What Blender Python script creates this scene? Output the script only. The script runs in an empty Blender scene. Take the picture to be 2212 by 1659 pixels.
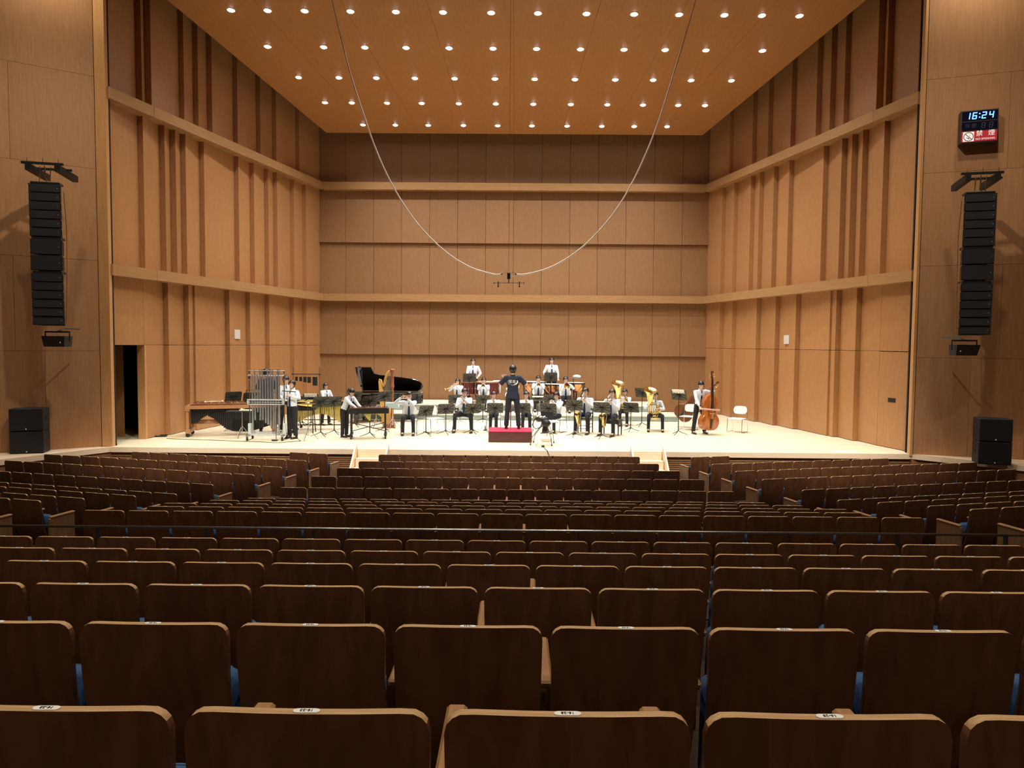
import bpy, bmesh, math, random
from mathutils import Vector as V, Matrix, Quaternion
random.seed(7)
PI = math.pi
R = math.radians
sc = bpy.context.scene
COL = sc.collection

# ---------------------------------------------------------------- camera
F, CX, CY = 1607.0, 1106.0, 829.5
PITCH, YAW, ROLL = .0544, .0055, .0080
CAM = V((.152, 0, 2.7427))
_f = V((-math.sin(YAW)*math.cos(PITCH), math.cos(YAW)*math.cos(PITCH), -math.sin(PITCH)))
_r0 = V((math.cos(YAW), math.sin(YAW), 0)); _u0 = _r0.cross(_f)
_r = _r0*math.cos(ROLL) + _u0*math.sin(ROLL)
_u = _u0*math.cos(ROLL) - _r0*math.sin(ROLL)
cd = bpy.data.cameras.new('camera'); cam = bpy.data.objects.new('camera', cd); COL.objects.link(cam)
cd.sensor_fit = 'HORIZONTAL'; cd.sensor_width = 36; cd.lens = F/2212*36
cd.clip_start = .05; cd.clip_end = 200
m = Matrix((_r, _u, -_f)).transposed().to_4x4(); m.translation = CAM
cam.matrix_world = m
sc.camera = cam
def ray(px, py): return _f + _r*((px-CX)/F) - _u*((py-CY)/F)
def atY(px, py, y):
    d = ray(px, py); return CAM + d*((y-CAM.y)/d.y)
def atZ(px, py, z):
    d = ray(px, py); return CAM + d*((z-CAM.z)/d.z)
def proj(p):
    d = V(p)-CAM; z = d.dot(_f)
    return (CX+F*d.dot(_r)/z, CY-F*d.dot(_u)/z, z)

# ---------------------------------------------------------------- world, exposure
sc.view_settings.view_transform = 'Standard'; sc.view_settings.look = 'None'
sc.view_settings.gamma = 1; sc.view_settings.use_curve_mapping = False
sc.view_settings.exposure = 0.0
w = bpy.data.worlds.new('world'); sc.world = w; w.use_nodes = True
w.node_tree.nodes['Background'].inputs[0].default_value = (.55, .5, .45, 1)
w.node_tree.nodes['Background'].inputs[1].default_value = .02
cy = sc.cycles
cy.use_denoising = True; cy.max_bounces = 7; cy.diffuse_bounces = 5; cy.glossy_bounces = 3
cy.transmission_bounces = 3; cy.caustics_reflective = False; cy.caustics_refractive = False
cy.use_adaptive_sampling = True; cy.adaptive_threshold = .02; cy.sample_clamp_indirect = 6
STAGE_W, HOUSE_W, WING_W, WASH_W, LIP_FILL_W = 300, 900, 800, 2000, 17000
def spot(name, loc, target, power, angle=90, blend=.5, size=.08, col=(1, .95, .88), parent=None):
    l = bpy.data.lights.new(name, 'SPOT'); l.energy = power; l.spot_size = R(angle); l.spot_blend = blend
    l.shadow_soft_size = size; l.color = col
    o = bpy.data.objects.new(name, l); COL.objects.link(o); o.location = loc
    o.rotation_euler = (V(target)-V(loc)).to_track_quat('-Z', 'Y').to_euler()
    if parent: o.parent = parent
    return o
# house lights in the auditorium ceiling (above the frame)
for x in (-9, -3, 3, 9):
    for y in (-5, 2, 9, 14.5):
        spot('house_light', (x, y, 13.3), (x, y+.6, 0), HOUSE_W, 110, .8, .15, (1, .85, .62))
for x in (-6, 0, 6):  # unseen fill spots, added to brighten the stage lip
    spot('added_lip_fill_light', (x, 5, 13.4), (x*1.15, 18.9, -.3), LIP_FILL_W, 26, 1, .12, (1, .9, .75))
for s in (-1, 1):
    spot('wing_wash_light', (s*4.2, 13.2, 13.5), (s*11.3, 17.8, 4), WASH_W, 60, 1, .15, (1, .86, .64))
for s in (-1, 1):
    spot('wing_light', (s*10.75, 17.45, 13.5), (s*11.15, 18.5, 9.6), WING_W, 80, 1, .12, (1, .86, .62))

# ---------------------------------------------------------------- materials
MATS = {}
def mat(name, col=(.5, .5, .5), rough=.5, metal=0, spec=.5, emit=None, estr=1, kind=None, col2=None,
        scale=(1, 1, 1), nscale=6, bump=0, coat=0, coords='Object', vary=0, ramp=(.35, .65), sheen=0):
    if name in MATS: return MATS[name]
    M = bpy.data.materials.new(name); M.use_nodes = True; nt = M.node_tree; N = nt.nodes; L = nt.links
    b = N['Principled BSDF']
    b.inputs['Base Color'].default_value = (*col, 1); b.inputs['Roughness'].default_value = rough
    b.inputs['Metallic'].default_value = metal; b.inputs['Specular IOR Level'].default_value = spec
    b.inputs['Coat Weight'].default_value = coat
    if emit:
        b.inputs['Emission Color'].default_value = (*emit, 1); b.inputs['Emission Strength'].default_value = estr
    c2 = col2 or tuple(c*.85 for c in col)
    if kind != 'plain':
        tc = N.new('ShaderNodeTexCoord'); mp = N.new('ShaderNodeMapping'); mp.inputs['Scale'].default_value = scale
        if coords == 'World':
            g = N.new('ShaderNodeNewGeometry'); L.new(g.outputs['Position'], mp.inputs[0])
        else: L.new(tc.outputs[coords], mp.inputs[0])
        if vary:
            oi = N.new('ShaderNodeObjectInfo'); ml = N.new('ShaderNodeMath'); ml.operation = 'MULTIPLY'; ml.inputs[1].default_value = 37
            cx_ = N.new('ShaderNodeCombineXYZ'); L.new(oi.outputs['Random'], ml.inputs[0])
            for i in range(3): L.new(ml.outputs[0], cx_.inputs[i])
            L.new(cx_.outputs[0], mp.inputs['Location'])
        n = N.new('ShaderNodeTexNoise'); n.inputs['Scale'].default_value = nscale; n.inputs['Detail'].default_value = 4
        n.inputs['Distortion'].default_value = .6 if kind == 'wood' else 0
        L.new(mp.outputs[0], n.inputs['Vector'])
        rp = N.new('ShaderNodeValToRGB'); rp.color_ramp.elements[0].position = ramp[0]; rp.color_ramp.elements[1].position = ramp[1]
        rp.color_ramp.elements[0].color = (*c2, 1); rp.color_ramp.elements[1].color = (*col, 1)
        L.new(n.outputs['Fac'], rp.inputs[0]); out = rp.outputs[0]
        if vary:
            mr = N.new('ShaderNodeMapRange'); mr.inputs[3].default_value = 1-vary; mr.inputs[4].default_value = 1+vary
            L.new(oi.outputs['Random'], mr.inputs[0])
            hs = N.new('ShaderNodeHueSaturation'); L.new(mr.outputs[0], hs.inputs['Value']); L.new(out, hs.inputs['Color']); out = hs.outputs[0]
        L.new(out, b.inputs['Base Color'])
        if bump:
            bp = N.new('ShaderNodeBump'); bp.inputs['Strength'].default_value = bump; bp.inputs['Distance'].default_value = .01
            L.new(n.outputs['Fac'], bp.inputs['Height']); L.new(bp.outputs[0], b.inputs['Normal'])
    MATS[name] = M; return M
WALL = mat('stage_panel_wood', (.43, .217, .090), .33, kind='wood', col2=(.37, .182, .073), scale=(3, 3, .35), nscale=9, coords='World', vary=.05, spec=.4)
BACKW = mat('back_panel_wood', (.29, .152, .067), .42, kind='wood', col2=(.25, .127, .054), scale=(6, 3, .35), nscale=8, coords='World', vary=.04, spec=.4)
BAND = mat('rail_band_wood', (.40, .225, .097), .45, kind='wood', col2=(.33, .178, .072), scale=(.3, .3, 6), nscale=8, coords='World', spec=.3)
CANW = mat('canopy_wood', (.44, .205, .070), .45, kind='wood', col2=(.39, .178, .058), scale=(4, .4, 1), nscale=7, coords='World', spec=.3)
WINGW = mat('wing_wall_wood', (.42, .225, .115), .45, kind='wood', col2=(.36, .188, .092), scale=(4, 4, .25), nscale=8, coords='World', vary=.05, spec=.3)
JAMB = mat('jamb_wood', (.55, .30, .13), .4, kind='wood', col2=(.48, .25, .1), scale=(4, 4, .25), nscale=8, coords='World')
DARKGAP = mat('dark_gap', (.012, .009, .008), .9, kind='plain')
BLACKROOM = mat('backstage_black', (.02, .022, .026), .8, kind='plain')
LIPW = mat('stage_lip_maple', (.84, .70, .54), .4, kind='wood', col2=(.78, .62, .46), scale=(.5, 3, 6), nscale=8, coords='World')
SLATW = mat('fascia_slat_wood', (.36, .19, .085), .5, kind='wood', col2=(.28, .14, .06), scale=(.4, 4, 4), nscale=8, coords='World')
FASCIA = mat('fascia_brown', (.26, .12, .055), .5, kind='wood', scale=(.5, 3, 3), nscale=6, coords='World')
SEATW = mat('seat_walnut_ply', (.112, .046, .020), .34, kind='wood', col2=(.072, .029, .0122), scale=(5, 5, 1.2), nscale=3.2, vary=.12, spec=.38)
SEATLIT = mat('seat_ply_edge_lit', (.52, .35, .20), .38, kind='wood', col2=(.40, .25, .135), scale=(1, 30, 30), nscale=5)  # pale ply edge, with the light from above put into its colour
ARMW = mat('armrest_wood', (.33, .18, .085), .38, kind='wood', col2=(.25, .13, .06), scale=(6, 1, 6), nscale=6)
PANELW = mat('end_panel_wood', (.22, .12, .06), .4, kind='wood', col2=(.16, .085, .04), scale=(4, 4, 1), nscale=6)
BLUE = mat('blue_upholstery', (.045, .12, .30), .9, col2=(.03, .09, .24), nscale=300, bump=.2)
PLATE = mat('white_plate', (.8, .84, .88), .25, kind='plain')
INK = mat('black_ink', (.015, .015, .02), .6, kind='plain')
CARPET = mat('dark_carpet', (.035, .018, .012), .95, col2=(.025, .012, .009), nscale=60, coords='World')
AUDC = mat('auditorium_ceiling', (.2, .12, .07), .8, coords='World')
STEEL = mat('satin_steel', (.42, .43, .45), .3, 1)
BLK = mat('black_cabinet', (.008, .010, .015), .5, col2=(.006, .007, .011), nscale=200, bump=.1)
BLKG = mat('black_grille', (.006, .009, .016), .45, col2=(.003, .0045, .009), nscale=350, bump=.5)
BLKM = mat('black_metal', (.02, .02, .022), .45, .3)
BRASSF = mat('brass_fitting', (.7, .5, .22), .3, 1)
GREYP = mat('grey_plate', (.6, .55, .5), .5, kind='plain')

# ---------------------------------------------------------------- mesh builder
class MB:
    def __init__(s): s.v = []; s.f = []; s.m = []; s.cur = 0
    def mat(s, i): s.cur = i; return s
    def add(s, vs, fs, M=None):
        b = len(s.v)
        for p in vs: s.v.append(tuple(M @ V(p)) if M else tuple(p))
        for f in fs: s.f.append([b+i for i in f]); s.m.append(s.cur)
        return s
    def hexa(s, p):  # 8 points, bottom 4 ccw then top 4
        return s.add(p, [(3, 2, 1, 0), (4, 5, 6, 7), (0, 1, 5, 4), (1, 2, 6, 5), (2, 3, 7, 6), (3, 0, 4, 7)])
    def box(s, x0, x1, y0, y1, z0, z1, M=None):
        p = [(x0, y0, z0), (x1, y0, z0), (x1, y1, z0), (x0, y1, z0), (x0, y0, z1), (x1, y0, z1), (x1, y1, z1), (x0, y1, z1)]
        return s.add(p, [(3, 2, 1, 0), (4, 5, 6, 7), (0, 1, 5, 4), (1, 2, 6, 5), (2, 3, 7, 6), (3, 0, 4, 7)], M)
    def cbox(s, c, d, M=None):
        return s.box(c[0]-d[0]/2, c[0]+d[0]/2, c[1]-d[1]/2, c[1]+d[1]/2, c[2]-d[2]/2, c[2]+d[2]/2, M)
    def bbox(s, x0, x1, y0, y1, z0, z1, b=.01, M=None):  # chamfered box
        vs = []; 
        for z, e in ((z0, b), (z0+b, 0), (z1-b, 0), (z1, b)):
            X0, X1, Y0, Y1 = x0+e, x1-e, y0+e, y1-e; c = b if not e else b*.3
            vs += [(X0+c, Y0, z), (X1-c, Y0, z), (X1, Y0+c, z), (X1, Y1-c, z), (X1-c, Y1, z), (X0+c, Y1, z), (X0, Y1-c, z), (X0, Y0+c, z)]
        fs = [tuple(range(7, -1, -1)), tuple(range(24, 32))]
        for k in range(3):
            for i in range(8): fs.append((k*8+i, k*8+(i+1) % 8, k*8+8+(i+1) % 8, k*8+8+i))
        return s.add(vs, fs, M)
    def bar(s, a, b, w, h=None, up=(0, 0, 1)):  # square bar between two points
        a, b = V(a), V(b); d = (b-a).normalized(); h = h or w
        u = V(up)
        if abs(d.dot(u)) > .98: u = V((0, 1, 0))
        x = d.cross(u).normalized()*w/2; z = x.cross(d).normalized()*h/2
        return s.hexa([a-x-z, a+x-z, b+x-z, b-x-z, a-x+z, a+x+z, b+x+z, b-x+z])
    def tube(s, pts, r, n=8, cap=True, ell=None):
        pts = [V(p) for p in pts]; rs = r if isinstance(r, (list, tuple)) else [r]*len(pts)
        base = len(s.v); k = len(pts); up = None
        for i, p in enumerate(pts):
            d = (pts[min(i+1, k-1)]-pts[max(i-1, 0)]).normalized()
            if up is None:
                up = V((0, 0, 1)) if abs(d.z) < .9 else V((0, -1, 0))
            x = d.cross(up).normalized(); y = x.cross(d).normalized(); up = y
            for j in range(n):
                a = 2*PI*j/n; q = rs[i]
                qx, qy = q if isinstance(q, tuple) else (q, q)
                s.v.append(tuple(p + x*math.cos(a)*qx + y*math.sin(a)*qy))
        for i in range(k-1):
            for j in range(n):
                a, b = base+i*n+j, base+i*n+(j+1) % n
                s.f.append([a, b, b+n, a+n]); s.m.append(s.cur)
        if cap:
            s.f.append([base+j for j in range(n-1, -1, -1)]); s.m.append(s.cur)
            s.f.append([base+(k-1)*n+j for j in range(n)]); s.m.append(s.cur)
        return s
    def lathe(s, prof, n=16, M=None, cap=True):  # prof: (r, z)
        vs = []; fs = []; k = len(prof)
        for r, z in prof:
            for j in range(n): a = 2*PI*j/n; vs.append((r*math.cos(a), r*math.sin(a), z))
        for i in range(k-1):
            for j in range(n): fs.append((i*n+j, i*n+(j+1) % n, i*n+n+(j+1) % n, i*n+n+j))
        if cap: fs.append(tuple(range(n-1, -1, -1))); fs.append(tuple((k-1)*n+j for j in range(n)))
        return s.add(vs, fs, M)
    def ell(s, c, r, n=10, k=6, M=None):
        prof = [(max(1e-4, math.sin(PI*i/k)), -math.cos(PI*i/k)) for i in range(k+1)]
        T = Matrix.Translation(V(c)) @ Matrix.Diagonal((r[0], r[1], r[2], 1))
        return s.lathe(prof, n, (M @ T) if M else T, cap=False)
    def prism(s, poly, t, M=None):  # poly in xz, thickness along y
        n = len(poly); vs = [(x, 0, z) for x, z in poly]+[(x, t, z) for x, z in poly]
        fs = [tuple(range(n)), tuple(range(2*n-1, n-1, -1))]+[(i, i+n, (i+1) % n+n, (i+1) % n) for i in range(n)]
        return s.add(vs, fs, M)
    def mesh(s, name, mats):
        me = bpy.data.meshes.new(name); me.from_pydata(s.v, [], s.f)
        for M in (mats if isinstance(mats, (list, tuple)) else [mats]): me.materials.append(M)
        me.polygons.foreach_set('material_index', s.m)
        bm = bmesh.new(); bm.from_mesh(me); bmesh.ops.recalc_face_normals(bm, faces=bm.faces); bm.to_mesh(me); bm.free()
        return me
    def build(s, name, mats, parent=None, smooth=False, **kw):
        me = s.mesh(name, mats)
        if smooth: shade(me, smooth)
        return obj(name, me, parent, **kw)
def shade(me, ang=40):
    me.polygons.foreach_set('use_smooth', [True]*len(me.polygons))
    if ang is not True and ang < 180:
        bm = bmesh.new(); bm.from_mesh(me)
        for e in bm.edges:
            if len(e.link_faces) == 2 and e.calc_face_angle(0) > R(ang): e.smooth = False
        bm.to_mesh(me); bm.free()
def obj(name, me, parent=None, loc=None, rz=0, **kw):
    o = bpy.data.objects.new(name, me); COL.objects.link(o)
    if parent: o.parent = parent
    if loc is not None: o.location = loc
    if rz: o.rotation_euler.z = rz
    for k, v in kw.items(): o[k] = v
    return o
def thing(name, label, cat, loc=(0, 0, 0), rz=0, group=None, scale=1):
    o = bpy.data.objects.new(name, None); COL.objects.link(o); o.empty_display_size = .1
    o.location = loc; o.rotation_euler.z = rz; o.scale = (scale,)*3
    o['label'] = label; o['category'] = cat
    if group: o['group'] = group
    return o
def tag(o, label, cat, group=None, kind=None):
    o['label'] = label; o['category'] = cat
    if group: o['group'] = group
    if kind: o['kind'] = kind
    return o
def struct(o): o['kind'] = 'structure'; return o
def dup(root, loc=None, rz=None, label=None, group=None):
    r = root.copy(); COL.objects.link(r)
    if loc is not None: r.location = loc
    if rz is not None: r.rotation_euler.z = rz
    if label: r['label'] = label
    if group: r['group'] = group
    for ch in root.children:
        c = ch.copy(); COL.objects.link(c); c.parent = r
        for g in ch.children:
            d = g.copy(); COL.objects.link(d); d.parent = c
    return r
ORD = 'zeroth first second third fourth fifth sixth seventh eighth ninth tenth eleventh twelfth thirteenth fourteenth fifteenth sixteenth seventeenth eighteenth nineteenth twentieth'.split()
def text_mesh(s, size, name, M, ext=.002, align='CENTER'):
    c = bpy.data.curves.new('t', 'FONT'); c.body = s; c.size = size; c.extrude = ext; c.align_x = align; c.align_y = 'CENTER'; c.resolution_u = 3
    o = bpy.data.objects.new('t', c); COL.objects.link(o)
    me = bpy.data.meshes.new_from_object(o.evaluated_get(bpy.context.evaluated_depsgraph_get()))
    bpy.data.objects.remove(o); me.name = name; me.materials.clear(); me.materials.append(M)
    return me

# ================================================================ THE HALL
YS, YB = 19.0, 30.46
def wx(y, off=0): return 10.543 - .2295*(y-19.0) - off
PROUD = .05   # proud edges of the side panels lie on wx(y, PROUD)
Z1, Z2, BH = 9.155, 4.702, .29
def wall_hit(px, py, off):   # left wall
    d = ray(px, py); A = 10.543+.2295*19.0-off
    # X = -(A - b Y)
    t = (-A + .2295*CAM.y - CAM.x)/(d.x - .2295*d.y)
    return CAM + d*t
K4 = .39794; K5 = .26523
def S4(*l): return [(200+a*K4, 200+b*K4, y*K4) for a, b, y in l]
def S5(*l): return [(200+a*K5, 200+b*K5, 560+y*K5) for a, b, y in l]
mid = S4((240, 270, 590), (357, 388, 640), (415, 447, 665), (473, 502, 690), (575, 602, 735), (765, 790, 820), (850, 874, 855), (929, 952, 890), (977, 1000, 910), (1070, 1092, 950), (1137, 1157, 980))
top = S4((235, 268, 500), (285, 320, 540), (470, 498, 620), (547, 575, 655), (622, 650, 690), (763, 788, 755), (888, 912, 815), (975, 998, 855), (1102, 1122, 910))
low = S5((570, 612, 170), (738, 779, 190), (815, 830, 200), (1075, 1112, 235), (1245, 1280, 255), (1402, 1437, 275), (1605, 1640, 305), (1708, 1740, 315))
ZD = 2.62   # door head / seam height
YC = YB - .02
def side_wall(s):
    name = 'wall_left' if s < 0 else 'wall_right'
    b = MB(); y0, y1 = 19.35, YB+.3
    b.hexa([(s*(wx(y0)+.75), y0, -.1), (s*(wx(y0)+.55), y0, -.1), (s*(wx(y1)+.55), y1, -.1), (s*(wx(y1)+.75), y1, -.1),
            (s*(wx(y0)+.75), y0, 13.6), (s*(wx(y0)+.55), y0, 13.6), (s*(wx(y1)+.55), y1, 13.6), (s*(wx(y1)+.75), y1, 13.6)])
    if s < 0:   # leave the doorway open
        b = MB()
        for (ya, yb_, za, zb) in ((19.35, 19.45, -.1, 13.6), (19.45, 21.5, ZD, 13.6), (21.5, y1, -.1, 13.6)):
            b.hexa([(s*(wx(ya)+.75), ya, za), (s*(wx(ya)+.55), ya, za), (s*(wx(yb_)+.55), yb_, za), (s*(wx(yb_)+.75), yb_, za),
                    (s*(wx(ya)+.75), ya, zb), (s*(wx(ya)+.55), ya, zb), (s*(wx(yb_)+.55), yb_, zb), (s*(wx(yb_)+.75), yb_, zb)])
    root = struct(b.build(name, WALL))
    def panel(p, q, z0, z1, g=.006, B=.5):   # prism with an outer face from p to q and depth behind, q deep end
        p, q = V(p), V(q)
        X = lambda x: s*x
        a = [(X(p.x), p.y+g, z0), (X(q.x), q.y-g, z0), (X(q.x+B*.8), q.y-g, z0), (X(p.x+B), p.y+g, z0)]
        mb = MB(); mb.hexa(a + [(x, y, z1) for x, y, z in a])
        mb.build('panel', WALL, root)
    for lst, z0, z1 in ((top, Z1-.02, 13.5), (mid, Z2-.02, Z1-BH+.02), (low, 0.015, Z2-BH+.02)):
        cur = V((wx(19.47, PROUD), 19.47))
        segs = []
        for pd, pp, py in lst:
            P = wall_hit(pp, py, PROUD); D = atY(pd, py, P.y)
            segs.append((cur.copy(), V((-D.x, P.y)))); cur = V((-P.x, P.y))
        segs.append((cur.copy(), V((wx(YC, PROUD)+.0, YC))))
        for i, (a, b_) in enumerate(segs):
            if lst is low:
                if i == 0:
                    mid_y = 20.56; t = (mid_y-a.y)/(b_.y-a.y); mm = a.lerp(b_, t*.55); mm = V((wx(mid_y, PROUD)+.02, mid_y))
                    panel(a, mm, ZD, z1)
                    panel(mm, b_, ZD+.008, z1); panel(mm, b_, z0, ZD, B=.2 if s < 0 else .5)
                    if s > 0: panel(a, mm, z0, ZD-.02)
                else:
                    panel(a, b_, z0, ZD-.006); panel(a, b_, ZD+.006, z1)
            else: panel(a, b_, z0, z1)
    for zt in (Z1, Z2):
        ya, yc_, yb_ = 19.14, 20.72, YB-.18
        for (u, v_) in ((ya, yc_-.006), (yc_+.006, yb_)):
            a = [(s*wx(u, .31), u, zt-BH), (s*wx(v_, .31), v_, zt-BH), (s*(wx(v_)+.5), v_, zt-BH), (s*(wx(u)+.5), u, zt-BH)]
            MB().hexa(a+[(x, y, zt) for x, y, z in a]).build('rail_band', BAND, root)
    return root
WL = side_wall(-1); WR = side_wall(1)
# small access plates and slot on the side walls
def wall_plate(name, label, px0, px1, py0, py1, side, M, off, group=None):
    def hit(px, py):
        d = ray(px, py); A = (10.543+.2295*19.0-off)*side
        t = (A - CAM.x)/(d.x + .2295*d.y*side); return CAM + d*t
    a, b = hit(px0, (py0+py1)/2), hit(px1, (py0+py1)/2); z0 = hit(px0, py1).z; z1 = hit(px0, py0).z
    n = V((side*.12, 0, 0))
    o = MB().hexa([(a.x, a.y, z0), (b.x, b.y, z0), (b.x+n.x, b.y, z0), (a.x+n.x, a.y, z0), (a.x, a.y, z1), (b.x, b.y, z1), (b.x+n.x, b.y, z1), (a.x+n.x, a.y, z1)]).build(name, M)
    return tag(o, label, 'wall plate', group)
wall_plate('wall_plate', 'small pale rectangular plate high on the left stage wall above the music stands', 507, 519, 712, 732, -1, GREYP, .02)
wall_plate('wall_plate', 'small pale rectangular plate on the right stage wall above the side door', 1693, 1704, 724, 743, 1, GREYP, .02)
wall_plate('wall_slot', 'dark horizontal slot plate low on the right stage wall near the front', 1918, 1934, 859, 868, 1, DARKGAP, .05)

# doorway on the left with a dim backstage behind it
def hexp(y0, y1, xo0, xo1, z0, z1, M, name, parent=None):  # box along left wall line
    a = [(-(wx(y0)+xo0), y0, z0), (-(wx(y1)+xo0), y1, z0), (-(wx(y1)+xo1), y1, z0), (-(wx(y0)+xo1), y0, z0)]
    return MB().hexa(a+[(x, y, z1) for x, y, z in a]).build(name, M, parent)
d1 = struct(hexp(20.56, 20.62, -.04, .17, 0, ZD, JAMB, 'door_1'))
b = MB().box(-14.2, -10.95, 19.2, 19.3, 0, 3).box(-14.3, -14.2, 19.2, 23.5, 0, 3).box(-14.2, -10.6, 23.4, 23.5, 0, 3).box(-14.3, -10.9, 19.2, 23.5, 2.9, 3.0)
b.build('door_passage', BLACKROOM, d1)
lf = MB().bbox(-.7, 0, -.02, .02, 0, ZD-.03, .008).mat(1)
lf.cbox((-.6, -.04, 1.05), (.03, .04, .16)); lf.build('door_leaf', [WALL, STEEL], d1, loc=(-11.0, 21.05, 0), rz=0)
for i in range(5):
    b = MB().box(-.03, .03, -.03, .03, 0, 2.8).box(-.09, .09, -.05, -.02, .9, 1.0).box(-.09, .09, -.05, -.02, 2.3, 2.4)
    b.build('backstage_post', BLKM, d1, loc=(-12.9-.28*i, 22.9-.1*i, 0))

# back wall: tilted panels between recessed joints
zb = lambda y: atY(1106, y, YB-.1).z
bw = struct(MB().box(-8.6, 8.6, YB+.25, YB+.45, -.1, 13.6).build('wall_back', BACKW))
tiers = [(Z1-.02, 13.5, .0), (zb(526), Z1-BH+.02, .10), (Z2-.02, zb(526.5), .10), (zb(767.5), Z2-BH+.02, .10), (.02, zb(768), .10)]
for z0, z1, tilt in tiers:
    pm = None
    for i in range(-7, 7):
        x0, x1 = i*1.135+.006, (i+1)*1.135-.006
        h = z1-z0
        if pm is None:
            c = x1-x0
            pm = MB().hexa([(0, -tilt, 0), (c, -tilt, 0), (c, .28, 0), (0, .28, 0), (0, 0, h), (c, 0, h), (c, .28, h), (0, .28, h)]).mesh('panel', BACKW)
        obj('panel', pm, bw, (x0, YB, z0))
for zt in (Z1, Z2):
    MB().box(-wx(YB-.2, .28), wx(YB-.2, .28), YB-.3, YB+.2, zt-BH, zt).build('rail_band', BAND, bw)

# canopy (stage ceiling) with its downlights
CS = .112
def cz_(y): return 11.78 - CS*(y-21)
def canopy_hit(px, py):
    d = ray(px, py); t = (11.78+CS*21 - CS*CAM.y - CAM.z)/(d.z + CS*d.y); return CAM + d*t
cbl, cbr = canopy_hit(707, 286), canopy_hit(1520, 293)
cfl, cfr = canopy_hit(370, 0), canopy_hit(1880, 0)
yb_c = (cbl.y+cbr.y)/2; hb = (cbr.x-cbl.x)/2; hf = (cfr.x-cfl.x)/2; yf = (cfl.y+cfr.y)/2
slope_c = (hf-hb)/(yb_c-yf)
def chw(y): return hb + slope_c*(yb_c-y)
ceil = struct(MB().hexa([(-chw(18.0)-.02, 18.0, cz_(18.0)+.06), (chw(18.0)+.02, 18.0, cz_(18.0)+.06), (chw(yb_c), yb_c, cz_(yb_c)+.06), (-chw(yb_c), yb_c, cz_(yb_c)+.06),
                   (-chw(18.0), 18.0, cz_(18.0)+.3), (chw(18.0), 18.0, cz_(18.0)+.3), (chw(yb_c), yb_c, cz_(yb_c)+.3), (-chw(yb_c), yb_c, cz_(yb_c)+.3)]).build('ceiling', DARKGAP))
NP = 8
for i in range(-NP//2, NP//2):
    g = .003
    fr = lambda y, k: chw(y)*k/(NP//2)
    a = [(fr(18, i)+g, 18, cz_(18)), (fr(18, i+1)-g, 18, cz_(18)), (fr(yb_c, i+1)-g, yb_c, cz_(yb_c)), (fr(yb_c, i)+g, yb_c, cz_(yb_c))]
    MB().hexa(a+[(x, y, z+.06) for x, y, z in a]).build('panel', CANW, ceil)
rowsL = dict(A=([499, 578, 658, 757, 855, 957, 1061, 1162, 1267, 1370, 1467, 1565, 1646, 1727], 22, 34),
             B=([578, 699, 788, 877, 970, 1065, 1159, 1254, 1348, 1437, 1525, 1647], 100, 110),
             C=([645, 732, 813, 896, 982, 1069, 1155, 1242, 1329, 1411, 1493, 1580], 166, 175),
             D=([702, 760, 836, 911, 991, 1071, 1152, 1233, 1312, 1389, 1465, 1523], 220, 229),
             E=([784, 854, 925, 1001, 1075, 1149, 1225, 1300, 1370, 1441], 268, 275))
LAMP = mat('lamp_glow', (1, 1, 1), .5, kind='plain', emit=(1, .97, .95), estr=28)
trimm = MB().lathe([(.085, -.004), (.11, -.006), (.118, .002), (.118, .01)], 20, cap=False).mesh('trim_ring', mat('lamp_trim', (.75, .7, .62), .3, kind='plain'))
shade(trimm)
lampm = MB().lathe([(.09, .006), (.075, -.016), (.035, -.03)], 20).mesh('lamp_lens', LAMP)
RN = dict(A='nearest the seats', B='second from the seats', C='in the middle', D='second from the back wall', E='nearest the back wall')
for k, (xs, ya, yb2) in rowsL.items():
    for i, x in enumerate(xs):
        y = ya + (yb2-ya)*(x-500)/1200
        P = canopy_hit(x, y)
        n = len(xs); lab = ORD[i+1]+' from left' if i < n/2 else (ORD[n-i]+' from right' if n-i > 1 else 'rightmost')
        if i == 0: lab = 'leftmost'
        t = thing('downlight', 'bright stage downlight, %s in the row %s' % (lab, RN[k]), 'ceiling light', P-V((0, 0, .002)), group='downlights in the stage ceiling')
        t.rotation_euler.x = -math.atan(CS)
        obj('trim_ring', trimm, t); obj('lamp_lens', lampm, t)
        spot('downlight_lamp', P+V((0, 0, -.05)), P+V((0, .2, -5)), STAGE_W, 114, .8, .07, (1, .965, .92))

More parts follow.
